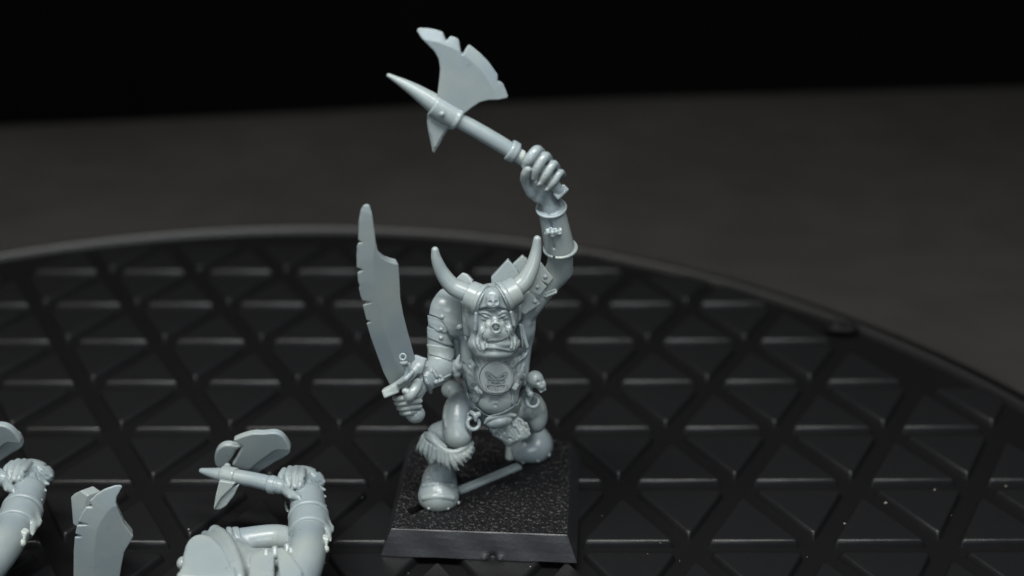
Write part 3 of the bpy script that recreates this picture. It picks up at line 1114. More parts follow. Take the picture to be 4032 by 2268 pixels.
# ---- bracer on the raised arm
def bracer():
    a, b = P('2', 418, 655, 0.0), P('2', 492, 1010, -0.10)
    S = solid_at([a, b], 0.009, 0.32)
    S.cyl(a, b, 116 * u2, 136 * u2, r=0.02)
    e = (b - a) / np.linalg.norm(b - a)
    g = [S.top('2', x, y, -0.004) for x, y in ((393, 670), (400, 720), (415, 780), (428, 850), (438, 930), (442, 1000))]
    S.tube(g, 0.016, k=0.006, op='s')
    br = S_part('bracer', S, fig)
    for (x0, y0, x1, y1, R, d) in ((416, 640, 420, 672, 140, 0.0), (494, 985, 500, 1022, 158, -0.10)):
        p, q = P('2', x0, y0, d), P('2', x1, y1, d - 0.01)
        T = solid_at([p, q], 0.0085, 0.3)
        ee = e + np.array([0, 0.0, 0.0])
        m_ = (p + q) / 2
        tilt = np.array([0.16, -0.30, 0]) if d == 0 else np.array([0.22, -0.12, 0])
        nn = -e + tilt * 0.5
        nn /= np.linalg.norm(nn)
        T.cyl(m_ - nn * 0.02, m_ + nn * 0.02, R * u2, R * u2, r=0.016)
        if d == 0:
            T.cyl(m_ + nn * 0.005, m_ + nn * 0.1, R * u2 - 0.035, R * u2 - 0.03, r=0.005, k=0.0, op='s')
        x = 391 if d == 0 else 441
        y = 686 if d == 0 else 1068
        T.box(T.top('2', x, y - 10, 0.0), (0.014, 0.08, 0.06), r=0.004, op='s', k=0.004)
        S_part('bracer_rim', T, br)
    # clasp
    c = S.top('2', 432, 862, 0.0)
    T = Solid(c - 0.2, c + 0.2, 0.0075)
    T.box(S.top('2', 440, 862, 0.0), (72 * u2, 32 * u2, 0.04), axes(4), 0.012)
    for x, y, r in ((430, 868, 26), (392, 868, 20), (462, 862, 22), (500, 850, 16), (430, 895, 18), (370, 878, 15), (415, 835, 16), (450, 838, 14)):
        T.ball(T.top('2', x, y, -0.006), r * u2, 0.010)
    for x in (412, 447, 478):
        T.tube([T.top('2', x, 835, 0.002), T.top('2', x - 3, 895, 0.002)], 0.009, k=0.006, op='s')
    S_part('clasp', T, br)


bracer()


# ---- axe
def axe():
    dA = 0.12
    A = [P('1', x, y, dA) for x, y in ((720, 960), (1040, 1140), (1290, 1290), (1420, 1380))] + [P('2', 290, 270, 0.10), P('2', 480, 500, 0.07)]
    S = solid_at(A, 0.0095, 0.2)
    S.tube(A, [76 * u1, 78 * u1, 76 * u1, 66 * u1, 0.075, 0.07], n=3)
    # butt end below the little finger
    S.box(P('2', 500, 520, 0.06), (68 * u2, 38 * u2, 0.07), axes(44), 0.018, k=0.006)
    ax = S_part('axe', S, fig)
    # spike at the head end
    q = [P('1', x, y, dA) for x, y in ((122, 572), (330, 690), (540, 830), (640, 890))]
    T = solid_at(q, 0.0085, 0.15)
    T.tube(q, [20 * u1, 58 * u1, 92 * u1, 96 * u1], n=4)
    S_part('top_spike', T, ax)
    # socket
    a, b = P('1', 540, 850, dA), P('1', 770, 985, dA)
    T = solid_at([a, b], 0.0085, 0.2)
    T.cyl(a, b, 112 * u1, 112 * u1, r=0.018)
    e = (b - a) / np.linalg.norm(b - a)
    T.cyl(b - e * 0.02, b + e * 0.03, 116 * u1, 116 * u1, r=0.02, k=0.02)
    so = S_part('socket', T, ax)
    p = T.top('1', 630, 940, -0.003)
    rivet(p, 30 * u1, ax, O, tall=1.2)
    # collar
    T = solid_at([P('1', 1300, 1300, dA)], 0.0085, 0.25)
    T.cyl(P('1', 1262, 1275, dA), P('1', 1340, 1318, dA), 108 * u1, 104 * u1, r=0.025)
    S_part('collar', T, ax)
    # white stressed plastic beside the collar
    T = solid_at([P('1', 1385, 1345, dA + 0.03)], 0.0085, 0.2)
    T.cyl(P('1', 1352, 1325, dA + 0.012), P('1', 1400, 1352, dA + 0.012), 64 * u1, 62 * u1, r=0.02)
    S_part('stress_mark', T, ax, M_STRESS)
    # blade
    out = [(600, 770), (588, 740), (606, 600), (614, 500), (600, 405), (560, 335), (490, 262), (432, 205), (392, 150), (395, 130), (415, 121), (480, 121), (560, 134), (636, 158),
           (648, 190), (660, 220), (670, 242), (690, 222), (708, 198), (760, 212), (788, 232), (800, 300), (812, 362), (830, 364), (850, 325), (885, 278), (930, 308), (1000, 368),
           (1060, 430), (1110, 495), (1156, 562), (1160, 600), (1155, 622), (1182, 630), (1210, 650), (1240, 720), (1258, 770), (1245, 786), (1180, 793), (1080, 794), (990, 816), (920, 862), (830, 935), (700, 880)]
    cut = [(392, 140), (480, 121), (640, 160), (760, 205), (885, 275), (1000, 368), (1060, 430), (1110, 495), (1156, 565), (1210, 650), (1258, 775)]
    pts = [P('1', *p, dA) for p in out]
    T = solid_at(pts, 0.0085, 0.1)
    X, Z, Y = np.array([1.0, 0, 0]), np.array([0, 0, 1.0]), np.array([0, -1.0, 0])
    T.prism(pts, (X, Z, Y), 0.052, [P('1', *p, dA) for p in cut], 95 * u1 * 1.02, 0.010, r=0.008)
    S_part('axe_blade', T, ax)
    # lower spike
    out = [(490, 940), (720, 1070), (690, 1085), (640, 1160), (600, 1240), (556, 1306), (540, 1300), (520, 1200), (498, 1100), (487, 1020)]
    pts = [P('1', *p, dA) for p in out]
    T = solid_at(pts, 0.0085, 0.1)
    T.prism(pts, (X, Z, Y), 0.05, [P('1', *p, dA) for p in [(487, 980), (498, 1100), (520, 1200), (545, 1306), (600, 1240), (640, 1160), (700, 1080)]], 0.035, 0.02, r=0.008)
    S_part('back_spike', T, ax)


axe()


# ---- sword
def sword():
    d = 0.60
    out = [(118, 46), (100, 40), (80, 52), (66, 78), (54, 140), (50, 262), (74, 270), (50, 282), (42, 302), (39, 360), (40, 430), (78, 440), (45, 462), (46, 500), (50, 528), (58, 540),
           (53, 562), (62, 605), (72, 632), (128, 634), (76, 664), (90, 720), (98, 752), (126, 758), (100, 775), (125, 862), (165, 972), (205, 1082), (250, 1168), (330, 1150), (400, 1040),
           (393, 985), (370, 900), (342, 800), (317, 700), (299, 600), (294, 480), (287, 391), (250, 384), (215, 371), (182, 346), (161, 311), (149, 260), (140, 190), (129, 90)]
    cut = [(100, 38), (66, 78), (54, 140), (50, 262), (40, 380), (50, 530), (72, 640), (98, 760), (125, 862), (165, 972), (205, 1082), (250, 1168)]
    ta, tb = math.tan(math.radians(20)), math.tan(math.radians(7))

    def bl(x, y):
        return P('4', x, y, d - ta * (x - 260) * u4 + tb * (1150 - y) * u4)
    pts = [bl(*p) for p in out]
    T = solid_at(pts, 0.0085, 0.1)
    X = bl(300, 800) - bl(200, 800)
    X /= np.linalg.norm(X)
    Z = bl(250, 700) - bl(250, 900)
    Z -= X * (Z @ X)
    Z /= np.linalg.norm(Z)
    T.prism(pts, (X, Z, np.cross(X, Z)), 0.066, [bl(*p) for p in cut], 88 * u4, 0.010, r=0.005)
    sw = S_part('sword', T, fig)
    # guard
    q = [P('4', 225, 1200, 0.74), P('4', 300, 1160, 0.74), P('4', 360, 1110, 0.70), P('4', 420, 1050, 0.62)]
    T = solid_at(q, 0.009, 0.22)
    T.tube(q, [0.055, 0.058, 0.06, 0.055], n=3)
    T.box(P('4', 250, 1198, 0.74), (50 * u4, 26 * u4, 0.08), axes(22), 0.016, k=0.02)
    T.tube([P('4', 300, 1150, 0.80), P('4', 345, 1120, 0.82), P('4', 385, 1080, 0.78)], [0.03, 0.036, 0.03], k=0.012)
    T.box(P('4', 420, 1030, 0.58), (42 * u4, 52 * u4, 0.06), axes(-20), 0.02, k=0.03)
    S_part('crossguard', T, sw)
    # small skull charm above the guard
    q = [P('4', 325, 985, 0.80), P('4', 345, 1080, 0.80)]
    T = solid_at(q, 0.0085, 0.15)
    T.ring(q[0], FWD, 18 * u4, 0.014)
    T.ell(P('4', 332, 1022, 0.80), (28 * u4, 18 * u4, 0.04), k=0.015)
    T.tube([P('4', 338, 1030, 0.76), P('4', 350, 1065, 0.78), P('4', 345, 1110, 0.80)], [0.035, 0.03, 0.026], k=0.02, n=3)
    T.tube([P('4', 362, 1030, 0.73), P('4', 375, 1070, 0.76), P('4', 380, 1100, 0.77)], [0.022, 0.022, 0.02], k=0.015, n=3)
    S_part('skull_charm', T, sw)
    T = solid_at([P('4', 405, 1340, 0.66)], 0.009, 0.2)
    T.ell(P('4', 405, 1342, 0.66), (60 * u4, 54 * u4, 0.11), axes(25))
    T.ell(P('4', 372, 1320, 0.66), (50 * u4, 44 * u4, 0.09), axes(25), k=0.03)
    S_part('pommel', T, sw)


sword()


# ---- forearm guard, elbow spikes of the sword arm
def vambrace():
    S = zone('4', 360, 960, 720, 1240, 0.0, 1.0, HB, BODY)
    S.patch('4', [(440, 1080), (470, 1010), (560, 1000), (640, 1030), (640, 1100), (580, 1160), (520, 1185), (490, 1200)], 0.026, dlim=(0.05, 1.0), smooth=2)
    v = S_part('forearm_guard', S, fig)
    e0 = [S.top('4', x, y, 0.0, miss=0.4) for x, y in ((440, 1085), (465, 1120), (485, 1160), (495, 1200))]
    T = solid_at(e0, 0.009, 0.1)
    T.tube(e0, 0.03, n=3)
    S_part('guard_rim', T, v)
    c = S.top('4', 552, 1122, 0.0)
    T = solid_at([c], 0.0085, 0.2)
    T.box(c, (26 * u4, 22 * u4, 0.035), axes(25), 0.012)
    T.tube([S.top('4', 515, 1075, 0.0), S.top('4', 535, 1105, 0.01)], [0.03, 0.026], k=0.01)
    T.tube([S.top('4', 575, 1115, 0.0), S.top('4', 615, 1095, 0.0)], [0.022, 0.018], k=0.008)
    T.tube([S.top('4', 530, 1140, 0.01), S.top('4', 575, 1160, 0.01)], [0.035, 0.04], k=0.015)
    T.ball(T.top('4', 552, 1120, 0.004), 0.02, 0.008, 's')
    S_part('buckle', T, v)
    q = [P('4', 655, 1060, 0.25), P('4', 668, 1010, 0.22)]
    T = solid_at(q, 0.009, 0.22)
    T.ell(P('4', 652, 1060, 0.22), (32 * u4, 62 * u4, 0.11), axes(8))
    for a, b in (((660, 1030), (675, 975)), ((668, 1050), (705, 1078)), ((660, 1090), (668, 1132)), ((640, 1060), (618, 1072)), ((675, 1040), (690, 1020))):
        T.tube([P('4', *a, 0.28), P('4', *b, 0.26)], [0.05, 0.012], k=0.03)
    S_part('elbow_guard', T, fig)


vambrace()


# ---- chest medallion, straps, belt
def harness():
    hn = None
    for poly, t in (([(600, 330), (640, 350), (600, 430), (560, 470), (540, 430), (580, 380)], 0.022), ([(890, 320), (930, 330), (940, 420), (900, 480), (880, 440)], 0.022),
                    ([(465, 250), (490, 255), (530, 400), (585, 470), (560, 500), (500, 420)], 0.03), ([(985, 200), (1010, 200), (1010, 330), (960, 470), (935, 440), (985, 320)], 0.024)):
        S = zone('5', 430, 60, 1060, 640, -0.3, 0.7, HB, BODY)
        S.patch('5', poly, t)
        hn_ = S_part('harness' if hn is None else 'strap', S, hn or fig)
        hn = hn or hn_
    for x, y, a, w_, h_ in ((600, 330, 40, 22, 34), (915, 300, -30, 24, 34), (625, 345, 50, 18, 24)):
        c = S.top('5', x, y, 0.02, miss=0.2)
        c = BODY.top('5', x, y, 0.03)
        T = solid_at([c], 0.0085, 0.15)
        T.box(c, (w_ * u5, h_ * u5, 0.035), axes(a), 0.012)
        S_part('strap_clip', T, hn)
    # medallion with the scowling face
    c = BODY.top('5', 750, 235, 0.0)
    nrm = axes(0, 0, 8)
    c = P('5', 750, 228, Y0 - c[1] + 0.035)
    T = Solid(c - 0.34, c + 0.34, 0.0075)
    f = nrm[2]
    T.cyl(c - f * 0.10, c + f * 0.03, 150 * u5, 146 * u5, r=0.015)
    T.cyl(c + f * 0.016, c + f * 0.2, 134 * u5, 140 * u5, r=0.004, op='s', k=0.006)
    md = S_part('medallion', T, fig)

    def q(x, y, o=0.046):
        return c + nrm[0] * (x - 750) * u5 + nrm[1] * (228 - y) * u5 / CT * 0.98 + f * o
    E = Solid(c - 0.30, c + 0.30, 0.006)
    for sx in (-1, 1):
        E.tube([q(755 + sx * 86, 192), q(755 + sx * 66, 232), q(755 + sx * 18, 246)], [0.014, 0.019, 0.014], n=3)
        E.tube([q(755 + sx * 86, 192), q(755 + sx * 52, 208), q(755 + sx * 16, 234)], [0.012, 0.016, 0.016], n=3)
        E.ball(q(755 + sx * 50, 226, 0.030), 0.016)
        E.tube([q(755 + sx * 70, 256), q(755 + sx * 40, 268)], [0.012, 0.014])
    E.tube([q(755, 234), q(754, 264)], [0.014, 0.024], k=0.008)
    E.tube([q(736, 266), q(772, 266)], [0.014, 0.014], k=0.008)
    E.tube([q(672, 288), q(682, 325), q(720, 339), q(790, 339), q(826, 325), q(838, 288)], [0.014, 0.019, 0.019, 0.019, 0.019, 0.014], n=2)
    E.tube([q(672, 288), q(700, 281), q(755, 289), q(808, 281), q(838, 288)], [0.013, 0.015, 0.015, 0.015, 0.013], n=2)
    for x in (704, 738, 772, 806):
        E.tube([q(x, 322), q(x, 304)], [0.013, 0.007])
    S_part('face_emblem', E, md, label='raised scowling face with bared teeth on the round medallion')
    # belt
    S = zone('5', 430, 380, 1060, 720, -0.3, 0.7, HB, BODY)
    S.patch('5', [(555, 470), (600, 480), (640, 520), (700, 545), (800, 520), (890, 470), (945, 440), (950, 520), (900, 570), (760, 620), (680, 610), (600, 560), (560, 520)], 0.035, smooth=2)
    be = S_part('belt', S, fig)
    # oval buckle shell with rim
    T = zone('5', 600, 440, 1000, 720, -0.1, 0.75, 0.0085)
    c = BODY.top('5', 775, 570, 0.10)
    cc = P('5', 778, 590, Y0 - c[1])
    T.ell(cc, (118 * u5, 62 * u5, 0.10), axes(10))
    rim = [T.top('5', x, y, 0.02, miss=Y0 - c[1]) for x, y in ((662, 608), (690, 575), (740, 556), (800, 544), (860, 540), (912, 545))]
    T.tube(rim, [0.022, 0.032, 0.034, 0.034, 0.032, 0.024], k=0.008, n=3)
    T.ell(T.top('5', 790, 588, -0.01), (60 * u5, 34 * u5, 0.03), axes(10), k=0.02)
    S_part('buckle', T, be)


harness()


# ---- loincloth
def loincloth():
    S = zone('5', 600, 520, 1090, 840, -0.6, 0.8, 0.009)
    out = [(660, 590), (800, 560), (930, 530), (985, 570), (1040, 660), (1028, 700), (960, 740), (900, 775), (850, 798), (815, 780), (740, 730), (700, 680)]
    S.prism([P('5', x, y, 0.10) for x, y in out], axes(0, 8, 12), 0.07, r=0.03)
    r2 = np.random.default_rng(3)
    for i in range(60):
        x, y = 690 + 330 * r2.random(), 590 + 190 * r2.random()
        p = S.top('5', x, y, -0.002, miss=-9)
        if p[1] > 16.5:
            continue
        x2, y2 = x + 10 + 24 * r2.random(), y + 10 + 22 * r2.random()
        p2 = S.top('5', x2, y2, -0.002, miss=-9)
        if p2[1] > 16.5:
            continue
        S.tube([p, p2], [0.012 + 0.014 * r2.random(), 0.010], k=0.014, op='u' if i % 3 else 's')
    for i, t in enumerate(np.linspace(0, 1, 8)):       # ragged hem
        x, y = 850 + 180 * t, 790 - 95 * t
        y += 10 * r2.random()
        S.tube([P('5', x - 14 - 18 * r2.random(), y - 30, 0.14), P('5', x + 8 * r2.random(), y, 0.15)], [0.03, 0.02 + 0.022 * r2.random()], k=0.025)
    S_part('loincloth', S, fig)


loincloth()


def hangings():
    # ring at the hip beside the front thigh
    c = P('5', 562, 612, 0.34)
    T = solid_at([c], 0.008, 0.2)
    T.ring(c, axes(0, 15, 10)[2], 50 * u5, 0.026)
    T.tube([P('5', 545, 520, 0.30), P('5', 578, 545, 0.36), P('5', 582, 585, 0.37)], [0.03, 0.03, 0.024], k=0.01, n=3)
    T.tube([P('5', 520, 530, 0.28), P('5', 508, 590, 0.31)], [0.018, 0.015], k=0.01)
    T.ball(P('5', 605, 535, 0.33), 0.036, 0.02)
    S_part('hip_ring', T, fig)
    c = P('5', 1062, 425, 0.06)
    T = solid_at([c], 0.008, 0.2)
    T.ring(c, axes(0, 10, 5)[2], 50 * u5, 0.024)
    T.ball(P('5', 1040, 365, 0.08), 0.045, 0.012)
    T.tube([P('5', 1040, 380, 0.08), P('5', 1030, 425, 0.07)], [0.036, 0.024], k=0.015)
    S_part('hip_ring', T, fig)
    # skull trophy on the hip
    c = P('5', 1078, 240, 0.02)
    T = solid_at([c], 0.0078, 0.26)
    T.ell(c, (72 * u5, 72 * u5, 0.115), axes(-20))
    T.ell(P('5', 1128, 285, 0.06), (44 * u5, 52 * u5, 0.075), axes(30), k=0.03)
    T.box(P('5', 1140, 325, 0.06), (32 * u5, 22 * u5, 0.05), axes(30), 0.015, k=0.015)
    for x, y in ((1108, 268), (1148, 262)):
        T.ball(T.top('5', x, y, 0.008), 0.026, 0.012, 's')
    T.ball(T.top('5', 1132, 292, 0.006), 0.014, 0.008, 's')
    for x in (1125, 1140, 1155):
        T.tube([T.top('5', x, 322, 0.002), T.top('5', x - 6, 342, 0.002)], 0.006, k=0.004, op='s')
    T.tube([P('5', 1030, 300, 0.0), P('5', 1030, 340, 0.04)], [0.05, 0.045], k=0.03)
    S_part('skull_trophy', T, fig)


hangings()


# ------------------------------------------------------------------ headless body lying at the lower left, and its twin
u7 = U['7']


def lying_figure():
    org = PZ('7', 2000, 1000, 0.0)
    g = 'headless warrior bodies lying on the turntable'
    root = thing('fallen_miniature', tuple(org), 'headless grey warrior lying beside the black base, small axe in its fist', 'miniature part', g)

    def part(name, S, parent, m=M_GREY):
        return put(name, S.mesh(name, org), m, parent)

    def Z(x, y, z):
        return PZ('7', x, y, z)

    def top(S, x, y, off=0.0, z0=2.2, z1=-0.1, miss=0.6):
        z = z0
        while z > z1:
            if S.at(Z(x, y, z)) < 0:
                return Z(x, y, z + off)
            z -= 0.01
        return Z(x, y, miss)
    # body: arm, fist, shoulder, trunk
    pts = [Z(1300, 1500, -0.0), Z(2560, 300, 1.4), Z(1300, 300, 0.0), Z(2560, 1500, 1.4)]
    B = solid_at(pts, 0.0125, 0.1)
    B.tube([Z(2255, 470, 0.85), Z(2290, 610, 0.82), Z(2300, 740, 0.80), Z(2300, 900, 0.80), Z(2270, 1060, 0.85), Z(2210, 1230, 0.85), Z(2150, 1400, 0.85)],
           [0.15, 0.19, 0.205, 0.22, 0.24, 0.24, 0.24], k=0.03, n=4)
    B.ell(Z(2270, 470, 0.85), (165 * u7, 105 * u7, 0.2), axes(-12), k=0.05)
    # knuckles and folded fingers
    for pts in (((2120, 405, 1.0), (2098, 450, 1.0), (2105, 510, .95)), ((2165, 390, 1.03), (2145, 440, 1.06), (2150, 520, 1.0)), ((2210, 388, 1.03), (2200, 440, 1.08), (2195, 520, 1.03)),
                ((2258, 400, 1.03), (2250, 450, 1.08), (2240, 520, 1.03))):
        B.tube([Z(*p) for p in pts], [0.045, 0.05, 0.04], k=0.01, n=3)
    B.tube([Z(2110, 530, 0.9), Z(2160, 575, 0.98), Z(2225, 605, 1.0)], [0.06, 0.062, 0.045], k=0.015, n=3)
    for pts in (((2290, 430), (2240, 500), (2215, 560)), ((2330, 470), (2270, 520), (2235, 545)), ((2350, 520), (2290, 550), (2250, 590))):
        B.tube([top(B, *p, 0.0) for p in pts], [0.018, 0.028, 0.018], k=0.02, n=3)
    r3 = np.random.default_rng(5)
    for i in range(26):          # creases over the back of the hand and the wrist
        x, y = 2130 + 270 * r3.random(), 400 + 290 * r3.random()
        a_ = r3.normal(0.9, 0.5)
        l_ = 18 + 26 * r3.random()
        B.tube([top(B, x - l_ * math.cos(a_), y - l_ * math.sin(a_), 0.0), top(B, x, y, 0.004), top(B, x + l_ * math.cos(a_), y + l_ * math.sin(a_), 0.0)], [0.008, 0.018, 0.008], k=0.022, op='s' if i % 2 else 'u')
    for p in ((2420, 480), (2425, 540), (2428, 590), (2430, 660)):
        B.tube([Z(p[0] - 60, p[1], 0.85), Z(p[0], p[1] + 8, 0.85)], [0.07, 0.016], k=0.03)
    # far arm behind the trunk and trunk
    B.tube([Z(1660, 960, 0.62), Z(1850, 925, 0.62), Z(2060, 905, 0.62), Z(2190, 930, 0.66)], [0.17, 0.165, 0.165, 0.15], k=0.04, n=3)
    B.ell(Z(1960, 1180, 0.55), (340 * u7, 190 * u7, 0.36), k=0.08)
    B.ell(Z(1700, 1120, 0.55), (220 * u7, 200 * u7, 0.36), k=0.08)
    B.tube([Z(1600, 850, .72), Z(1660, 900, .85), Z(1720, 980, .95), Z(1770, 1100, .98), Z(1790, 1200, .98)], [0.07, 0.09, 0.08, 0.07, 0.06], k=0.04, n=3)
    B.tube([Z(1530, 880, .66), Z(1600, 925, .84), Z(1680, 1010, .95), Z(1740, 1130, .98)], [0.05, 0.06, 0.055, 0.05], k=0.03, n=3)
    B.ball(Z(1600, 862, 0.74), 0.075, 0.03)
    B.plane((0, 0, 0.0), (0, 0, -1))
    body_ = part('body', B, root)
    # arm bands and plates
    for a, b, ra in (((1745, 940, .62), (1800, 928, .62), 0.19), ((1700, 948, .62), (1745, 940, .62), 0.205)):
        T = solid_at([Z(*a), Z(*b)], 0.012, 0.3)
        T.cyl(Z(*a), Z(*b), ra, ra - 0.01, r=0.025)
        part('arm_band', T, root)
    for a, b, ra, rb in (((2292, 600, .82), (2300, 735, .80), 0.215, 0.225), ((2300, 735, .80), (2302, 765, .80), 0.255, 0.25), ((2302, 770, .80), (2305, 880, .80), 0.25, 0.245)):
        T = solid_at([Z(*a), Z(*b)], 0.0115, 0.34)
        T.cyl(Z(*a), Z(*b), ra, rb, r=0.03)
        if rb == 0.245:
            T.tube([Z(2400, 800, .8), Z(2470, 828, .8), Z(2478, 850, .8)], [0.12, 0.035, 0.02], k=0.05)
            T.tube([Z(2420, 860, .8), Z(2462, 925, .8)], [0.09, 0.02], k=0.04)
        part('bracer' if ra < 0.22 else 'elbow_guard', T, root)
    # cut sprue nub
    T = solid_at([Z(2415, 950, .85)], 0.0115, 0.16)
    T.box(Z(2408, 945, .86), (38 * u7, 50 * u7, 0.05), axes(-15), 0.02)
    T.ball(Z(2425, 990, .85), 0.05, 0.03)
    T.ball(Z(2420, 910, .88), 0.05, 0.03)
    part('sprue_nub', T, root, M_STRESS)
    # trunk plates with studs
    pl = [([(1870, 1065), (1960, 1020), (2050, 1035), (2045, 1260), (1850, 1260)], 1.0), ([(2065, 1010), (2110, 1000), (2180, 1060), (2260, 1180), (2250, 1260), (2090, 1260)], 1.05)]
    for poly, z in pl:
        q = [Z(x, y, z) for x, y in poly]
        T = solid_at(q, 0.0115, 0.14)
        n_ = np.cross(q[1] - q[0], q[-1] - q[0])
        T.prism([Z(x, y, z) for x, y in poly], (RIGHT, np.array([0, 1.0, 0]), np.array([0, 0, 1.0])), 0.06, r=0.03)
        part('trunk_plate', T, root)
    for x, y, z in ((1985, 1012, 1.06), (2050, 992, 1.08), (2142, 972, 1.06), (2170, 1000, 1.06)):
        T = solid_at([Z(x, y, z)], 0.0115, 0.14)
        T.tube([Z(x, y - 5, z), Z(x + 4, y + 40, z - 0.05)], [24 * u7, 34 * u7], k=0.01)
        part('stud', T, root)
    # flat round joint face at the left
    out = [(1335, 1260), (1342, 1180), (1368, 1030), (1420, 955), (1500, 932), (1585, 962), (1660, 1040), (1730, 1140), (1790, 1260)]
    q = [Z(x, y, 0.95) for x, y in sm(out)]
    T = solid_at(q + [q[0] - FWD * 0.3], 0.0125, 0.2)
    T.prism([p - FWD * 0.10 for p in q], (RIGHT, np.array([0, 1.0, 0]), np.array([0, 0, 1.0])), 0.10, r=0.05)
    part('joint_face', T, root)
    T = solid_at([Z(1348, 1095, .6)], 0.0125, 0.2)
    T.ell(Z(1366, 1095, 0.6), (46 * u7, 52 * u7, 0.1))
    part('strap_end', T, root)
    # axe
    A = [Z(1505, 405, .95), Z(1600, 425, .95), Z(1700, 440, .95), Z(1900, 475, .95), Z(2090, 520, .95)]
    T = solid_at(A, 0.0105, 0.2)
    T.tube(A, [22 * u7, 44 * u7, 58 * u7, 60 * u7, 62 * u7], n=3)
    T.cyl(Z(2010, 505, .95), Z(2060, 515, .95), 74 * u7, 70 * u7, r=0.02, k=0.008)
    ax_ = part('axe', T, root)
    T = solid_at([Z(1650, 430, .95), Z(1770, 455, .95)], 0.0105, 0.2)
    T.cyl(Z(1655, 428, .95), Z(1765, 452, .95), 70 * u7, 72 * u7, r=0.03)
    T.ball(Z(1695, 372, 1.02), 0.045, 0.01)
    part('socket', T, ax_)
    tilt = axes(0, 0, -38)
    top_poly = [(1752, 158), (1830, 128), (1900, 113), (1960, 114), (1985, 112), (2055, 108), (2110, 132), (2150, 182), (2166, 236), (2080, 232), (2040, 248), (1980, 290), (1915, 338), (1850, 385), (1740, 352), (1760, 310), (1805, 222), (1812, 203), (1780, 182), (1750, 166)]
    low_poly = [(1900, 160), (2120, 160), (2166, 240), (2140, 278), (2060, 322), (1975, 375), (1915, 412), (1840, 400), (1780, 340)]

    def onplane(x, y, off):          # a point on the blade's own plane
        r = ray('7', x, y)
        p0 = Z(1900, 300, 1.05) + tilt[2] * off
        o_ = np.array([0, 0, CAMH])
        return o_ + r * (((p0 - o_) @ tilt[2]) / (r @ tilt[2]))
    q = [onplane(x, y, 0) for x, y in sm(top_poly)]
    q2 = [onplane(x, y, -0.06) for x, y in sm(low_poly)]
    T = solid_at(q + q2, 0.0105, 0.12)
    T.prism(q, tilt, 0.045, r=0.012)
    T.prism(q2, tilt, 0.045, r=0.02, k=0.008)
    part('axe_blade', T, ax_)
    lob = [(1603, 290), (1620, 235), (1665, 200), (1720, 195), (1755, 203), (1812, 205), (1770, 232), (1735, 290), (1690, 350), (1640, 372), (1612, 345)]
    q = [onplane(x, y, -0.05) for x, y in sm(lob)]
    T = solid_at(q, 0.0105, 0.12)
    T.prism(q, tilt, 0.05, r=0.025)
    part('blade_lobe', T, ax_)
    tl = [(1640, 470), (1760, 490), (1730, 530), (1655, 600), (1600, 690), (1596, 680), (1612, 580)]
    tl2 = [(1600, 690), (1650, 600), (1728, 532), (1785, 505), (1752, 580), (1690, 662), (1640, 690)]

    tilt2 = axes(0, 0, -12)

    def onplane2(x, y, off):
        r = ray('7', x, y)
        p0 = Z(1690, 540, 0.98) + tilt2[2] * off
        o_ = np.array([0, 0, CAMH])
        return o_ + r * (((p0 - o_) @ tilt2[2]) / (r @ tilt2[2]))
    q, q2 = [onplane2(x, y, 0) for x, y in tl], [onplane2(x, y, -0.05) for x, y in tl2]
    T = solid_at(q + q2, 0.0105, 0.12)
    T.prism(q, tilt2, 0.035, r=0.012)
    T.prism(q2, tilt2, 0.04, r=0.012, k=0.006)
    part('back_spike', T, ax_)
    # curved sword standing on its lower end
    d = Y0 - 13.55
    out = [(912, 520), (900, 511), (860, 512), (780, 540), (720, 577), (668, 628), (690, 668), (640, 676), (610, 722), (582, 782), (660, 792), (575, 812), (562, 872), (612, 884), (558, 900), (550, 1000), (548, 1190), (549, 1218),
           (887, 1212), (888, 1190), (903, 1090), (925, 985), (985, 885), (992, 866), (930, 790), (890, 702), (862, 622), (868, 585)]
    cut = [(905, 508), (860, 512), (780, 540), (720, 577), (665, 635), (610, 722), (575, 800), (558, 900), (550, 1000), (548, 1190), (549, 1218)]
    ta = math.tan(math.radians(17))

    def bl(x, y):
        return P('7', x, y, d - ta * (x - 700) * u7)
    q = [bl(x, y) for x, y in out]
    T = solid_at(q, 0.0105, 0.1)
    X = bl(900, 900) - bl(600, 900)
    X /= np.linalg.norm(X)
    Zz = bl(700, 700) - bl(700, 1100)
    Zz -= X * (Zz @ X)
    Zz /= np.linalg.norm(Zz)
    T.prism(q, (X, Zz, np.cross(X, Zz)), 0.075, [bl(*p) for p in cut], 142 * u7, 0.012, r=0.006)
    sw = put('sword', T.mesh('sword', org), M_GREY, None, 'curved grey sword with notched edge standing between the two headless warriors', tuple(org))
    sw['category'] = 'sword'
    out = [(512, 606), (560, 572), (640, 538), (690, 548), (740, 556), (760, 620), (640, 800), (580, 790)]
    q = [P('7', x, y, d - 0.25) for x, y in out]
    T = solid_at(q, 0.0105, 0.2)
    T.prism([P('7', x, y, d - 0.25) for x, y in out], axes(0, -35, -10), 0.10, r=0.02)
    part('hilt_plate', T, sw)
    # the twin to the left, cut by the frame: same body and axe
    tw = root.copy()
    COL.objects.link(tw)
    tw['label'] = 'headless grey warrior lying farthest left, half cut off by the edge of the photo'
    for o in list(root.children):
        c = o.copy()
        COL.objects.link(c)
        c.parent = tw
        for s_ in o.children:
            k = s_.copy()
            COL.objects.link(k)
            k.parent = c
    # turned a little, fist brought to where the left one is
    a = math.radians(-4)
    fist_b, fist_a = Z(2255, 470, .85), Z(235, 420, .85)
    rel = fist_b - org
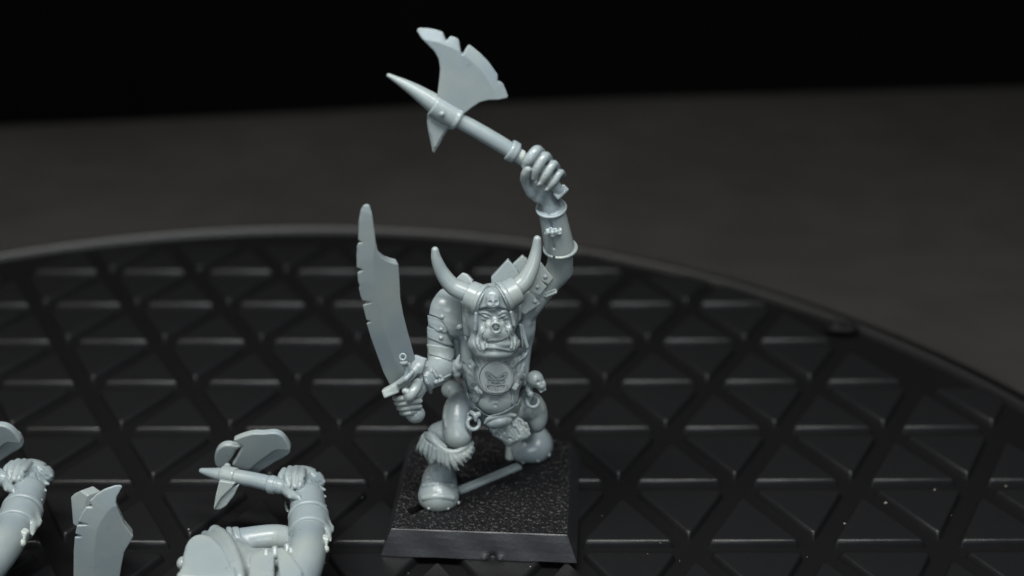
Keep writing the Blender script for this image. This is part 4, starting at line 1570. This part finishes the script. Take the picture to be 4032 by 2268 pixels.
    ca, sa = math.cos(a), math.sin(a)
    rr = np.array([ca * rel[0] - sa * rel[1], sa * rel[0] + ca * rel[1], rel[2]])
    tw.location = tuple(fist_a - rr)
    tw.location.z = 0
    tw.rotation_euler = (0, 0, a)


lying_figure()


# ------------------------------------------------------------------ dust, crumb
def dust():
    v, f = [], []
    r2 = np.random.default_rng(11)
    n = 0
    while n < 40:
        x, y = r2.uniform(-5, 7), r2.uniform(12.6, 16)
        if math.hypot(x - DC[0], y - DC[1]) > DR - 0.5 or (abs(x - O[0]) < 1.3 and abs(y - O[1]) < 1.3):
            continue
        s_ = 0.004 + 0.009 * r2.random() ** 3
        c = np.array([x, y, s_ * 0.5])
        k = len(v)
        q = r2.normal(size=(6, 3)) * 0.25
        for e, qq in zip(((1, 0, 0), (-1, 0, 0), (0, 1, 0), (0, -1, 0), (0, 0, 1), (0, 0, -0.5)), q):
            v.append(c + s_ * (np.array(e) + qq) * [1.5, 1, 0.8])
        for a, b, c_ in ((0, 2, 4), (2, 1, 4), (1, 3, 4), (3, 0, 4), (2, 0, 5), (1, 2, 5), (3, 1, 5), (0, 3, 5)):
            f.append((k + a, k + b, k + c_))
        n += 1
    o = put('dust', mesh_from('dust', v, f, False), M_DUST)
    o['kind'] = 'stuff'
    c = np.array(PZ('7', 0, 0, 0)) * 0
    r = np.array([(3312 - 2016) / FPX, CT - (1295 - 1134) / FPX * ST, -ST - (1295 - 1134) / FPX * CT])
    c = np.array([0, 0, CAMH]) + r * (CAMH / -r[2])
    S = Solid(c - 0.5, c + 0.5, 0.02)
    S.ell(c + [0, 0, 0.02], (0.28, 0.16, 0.09), (RIGHT, np.array([0, 1.0, 0]), np.array([0, 0, 1.0])))
    S.ball(c + [-0.08, 0.02, 0.08], 0.09, 0.06)
    S.ball(c + [0.15, -0.05, 0.02], 0.1, 0.06)
    o = put('crumb', S.mesh('crumb', c), M_DISC, loc=tuple(c))
    o['label'] = 'small dark crumb lying near the far right rim of the turntable'
    o['category'] = 'crumb'


dust()
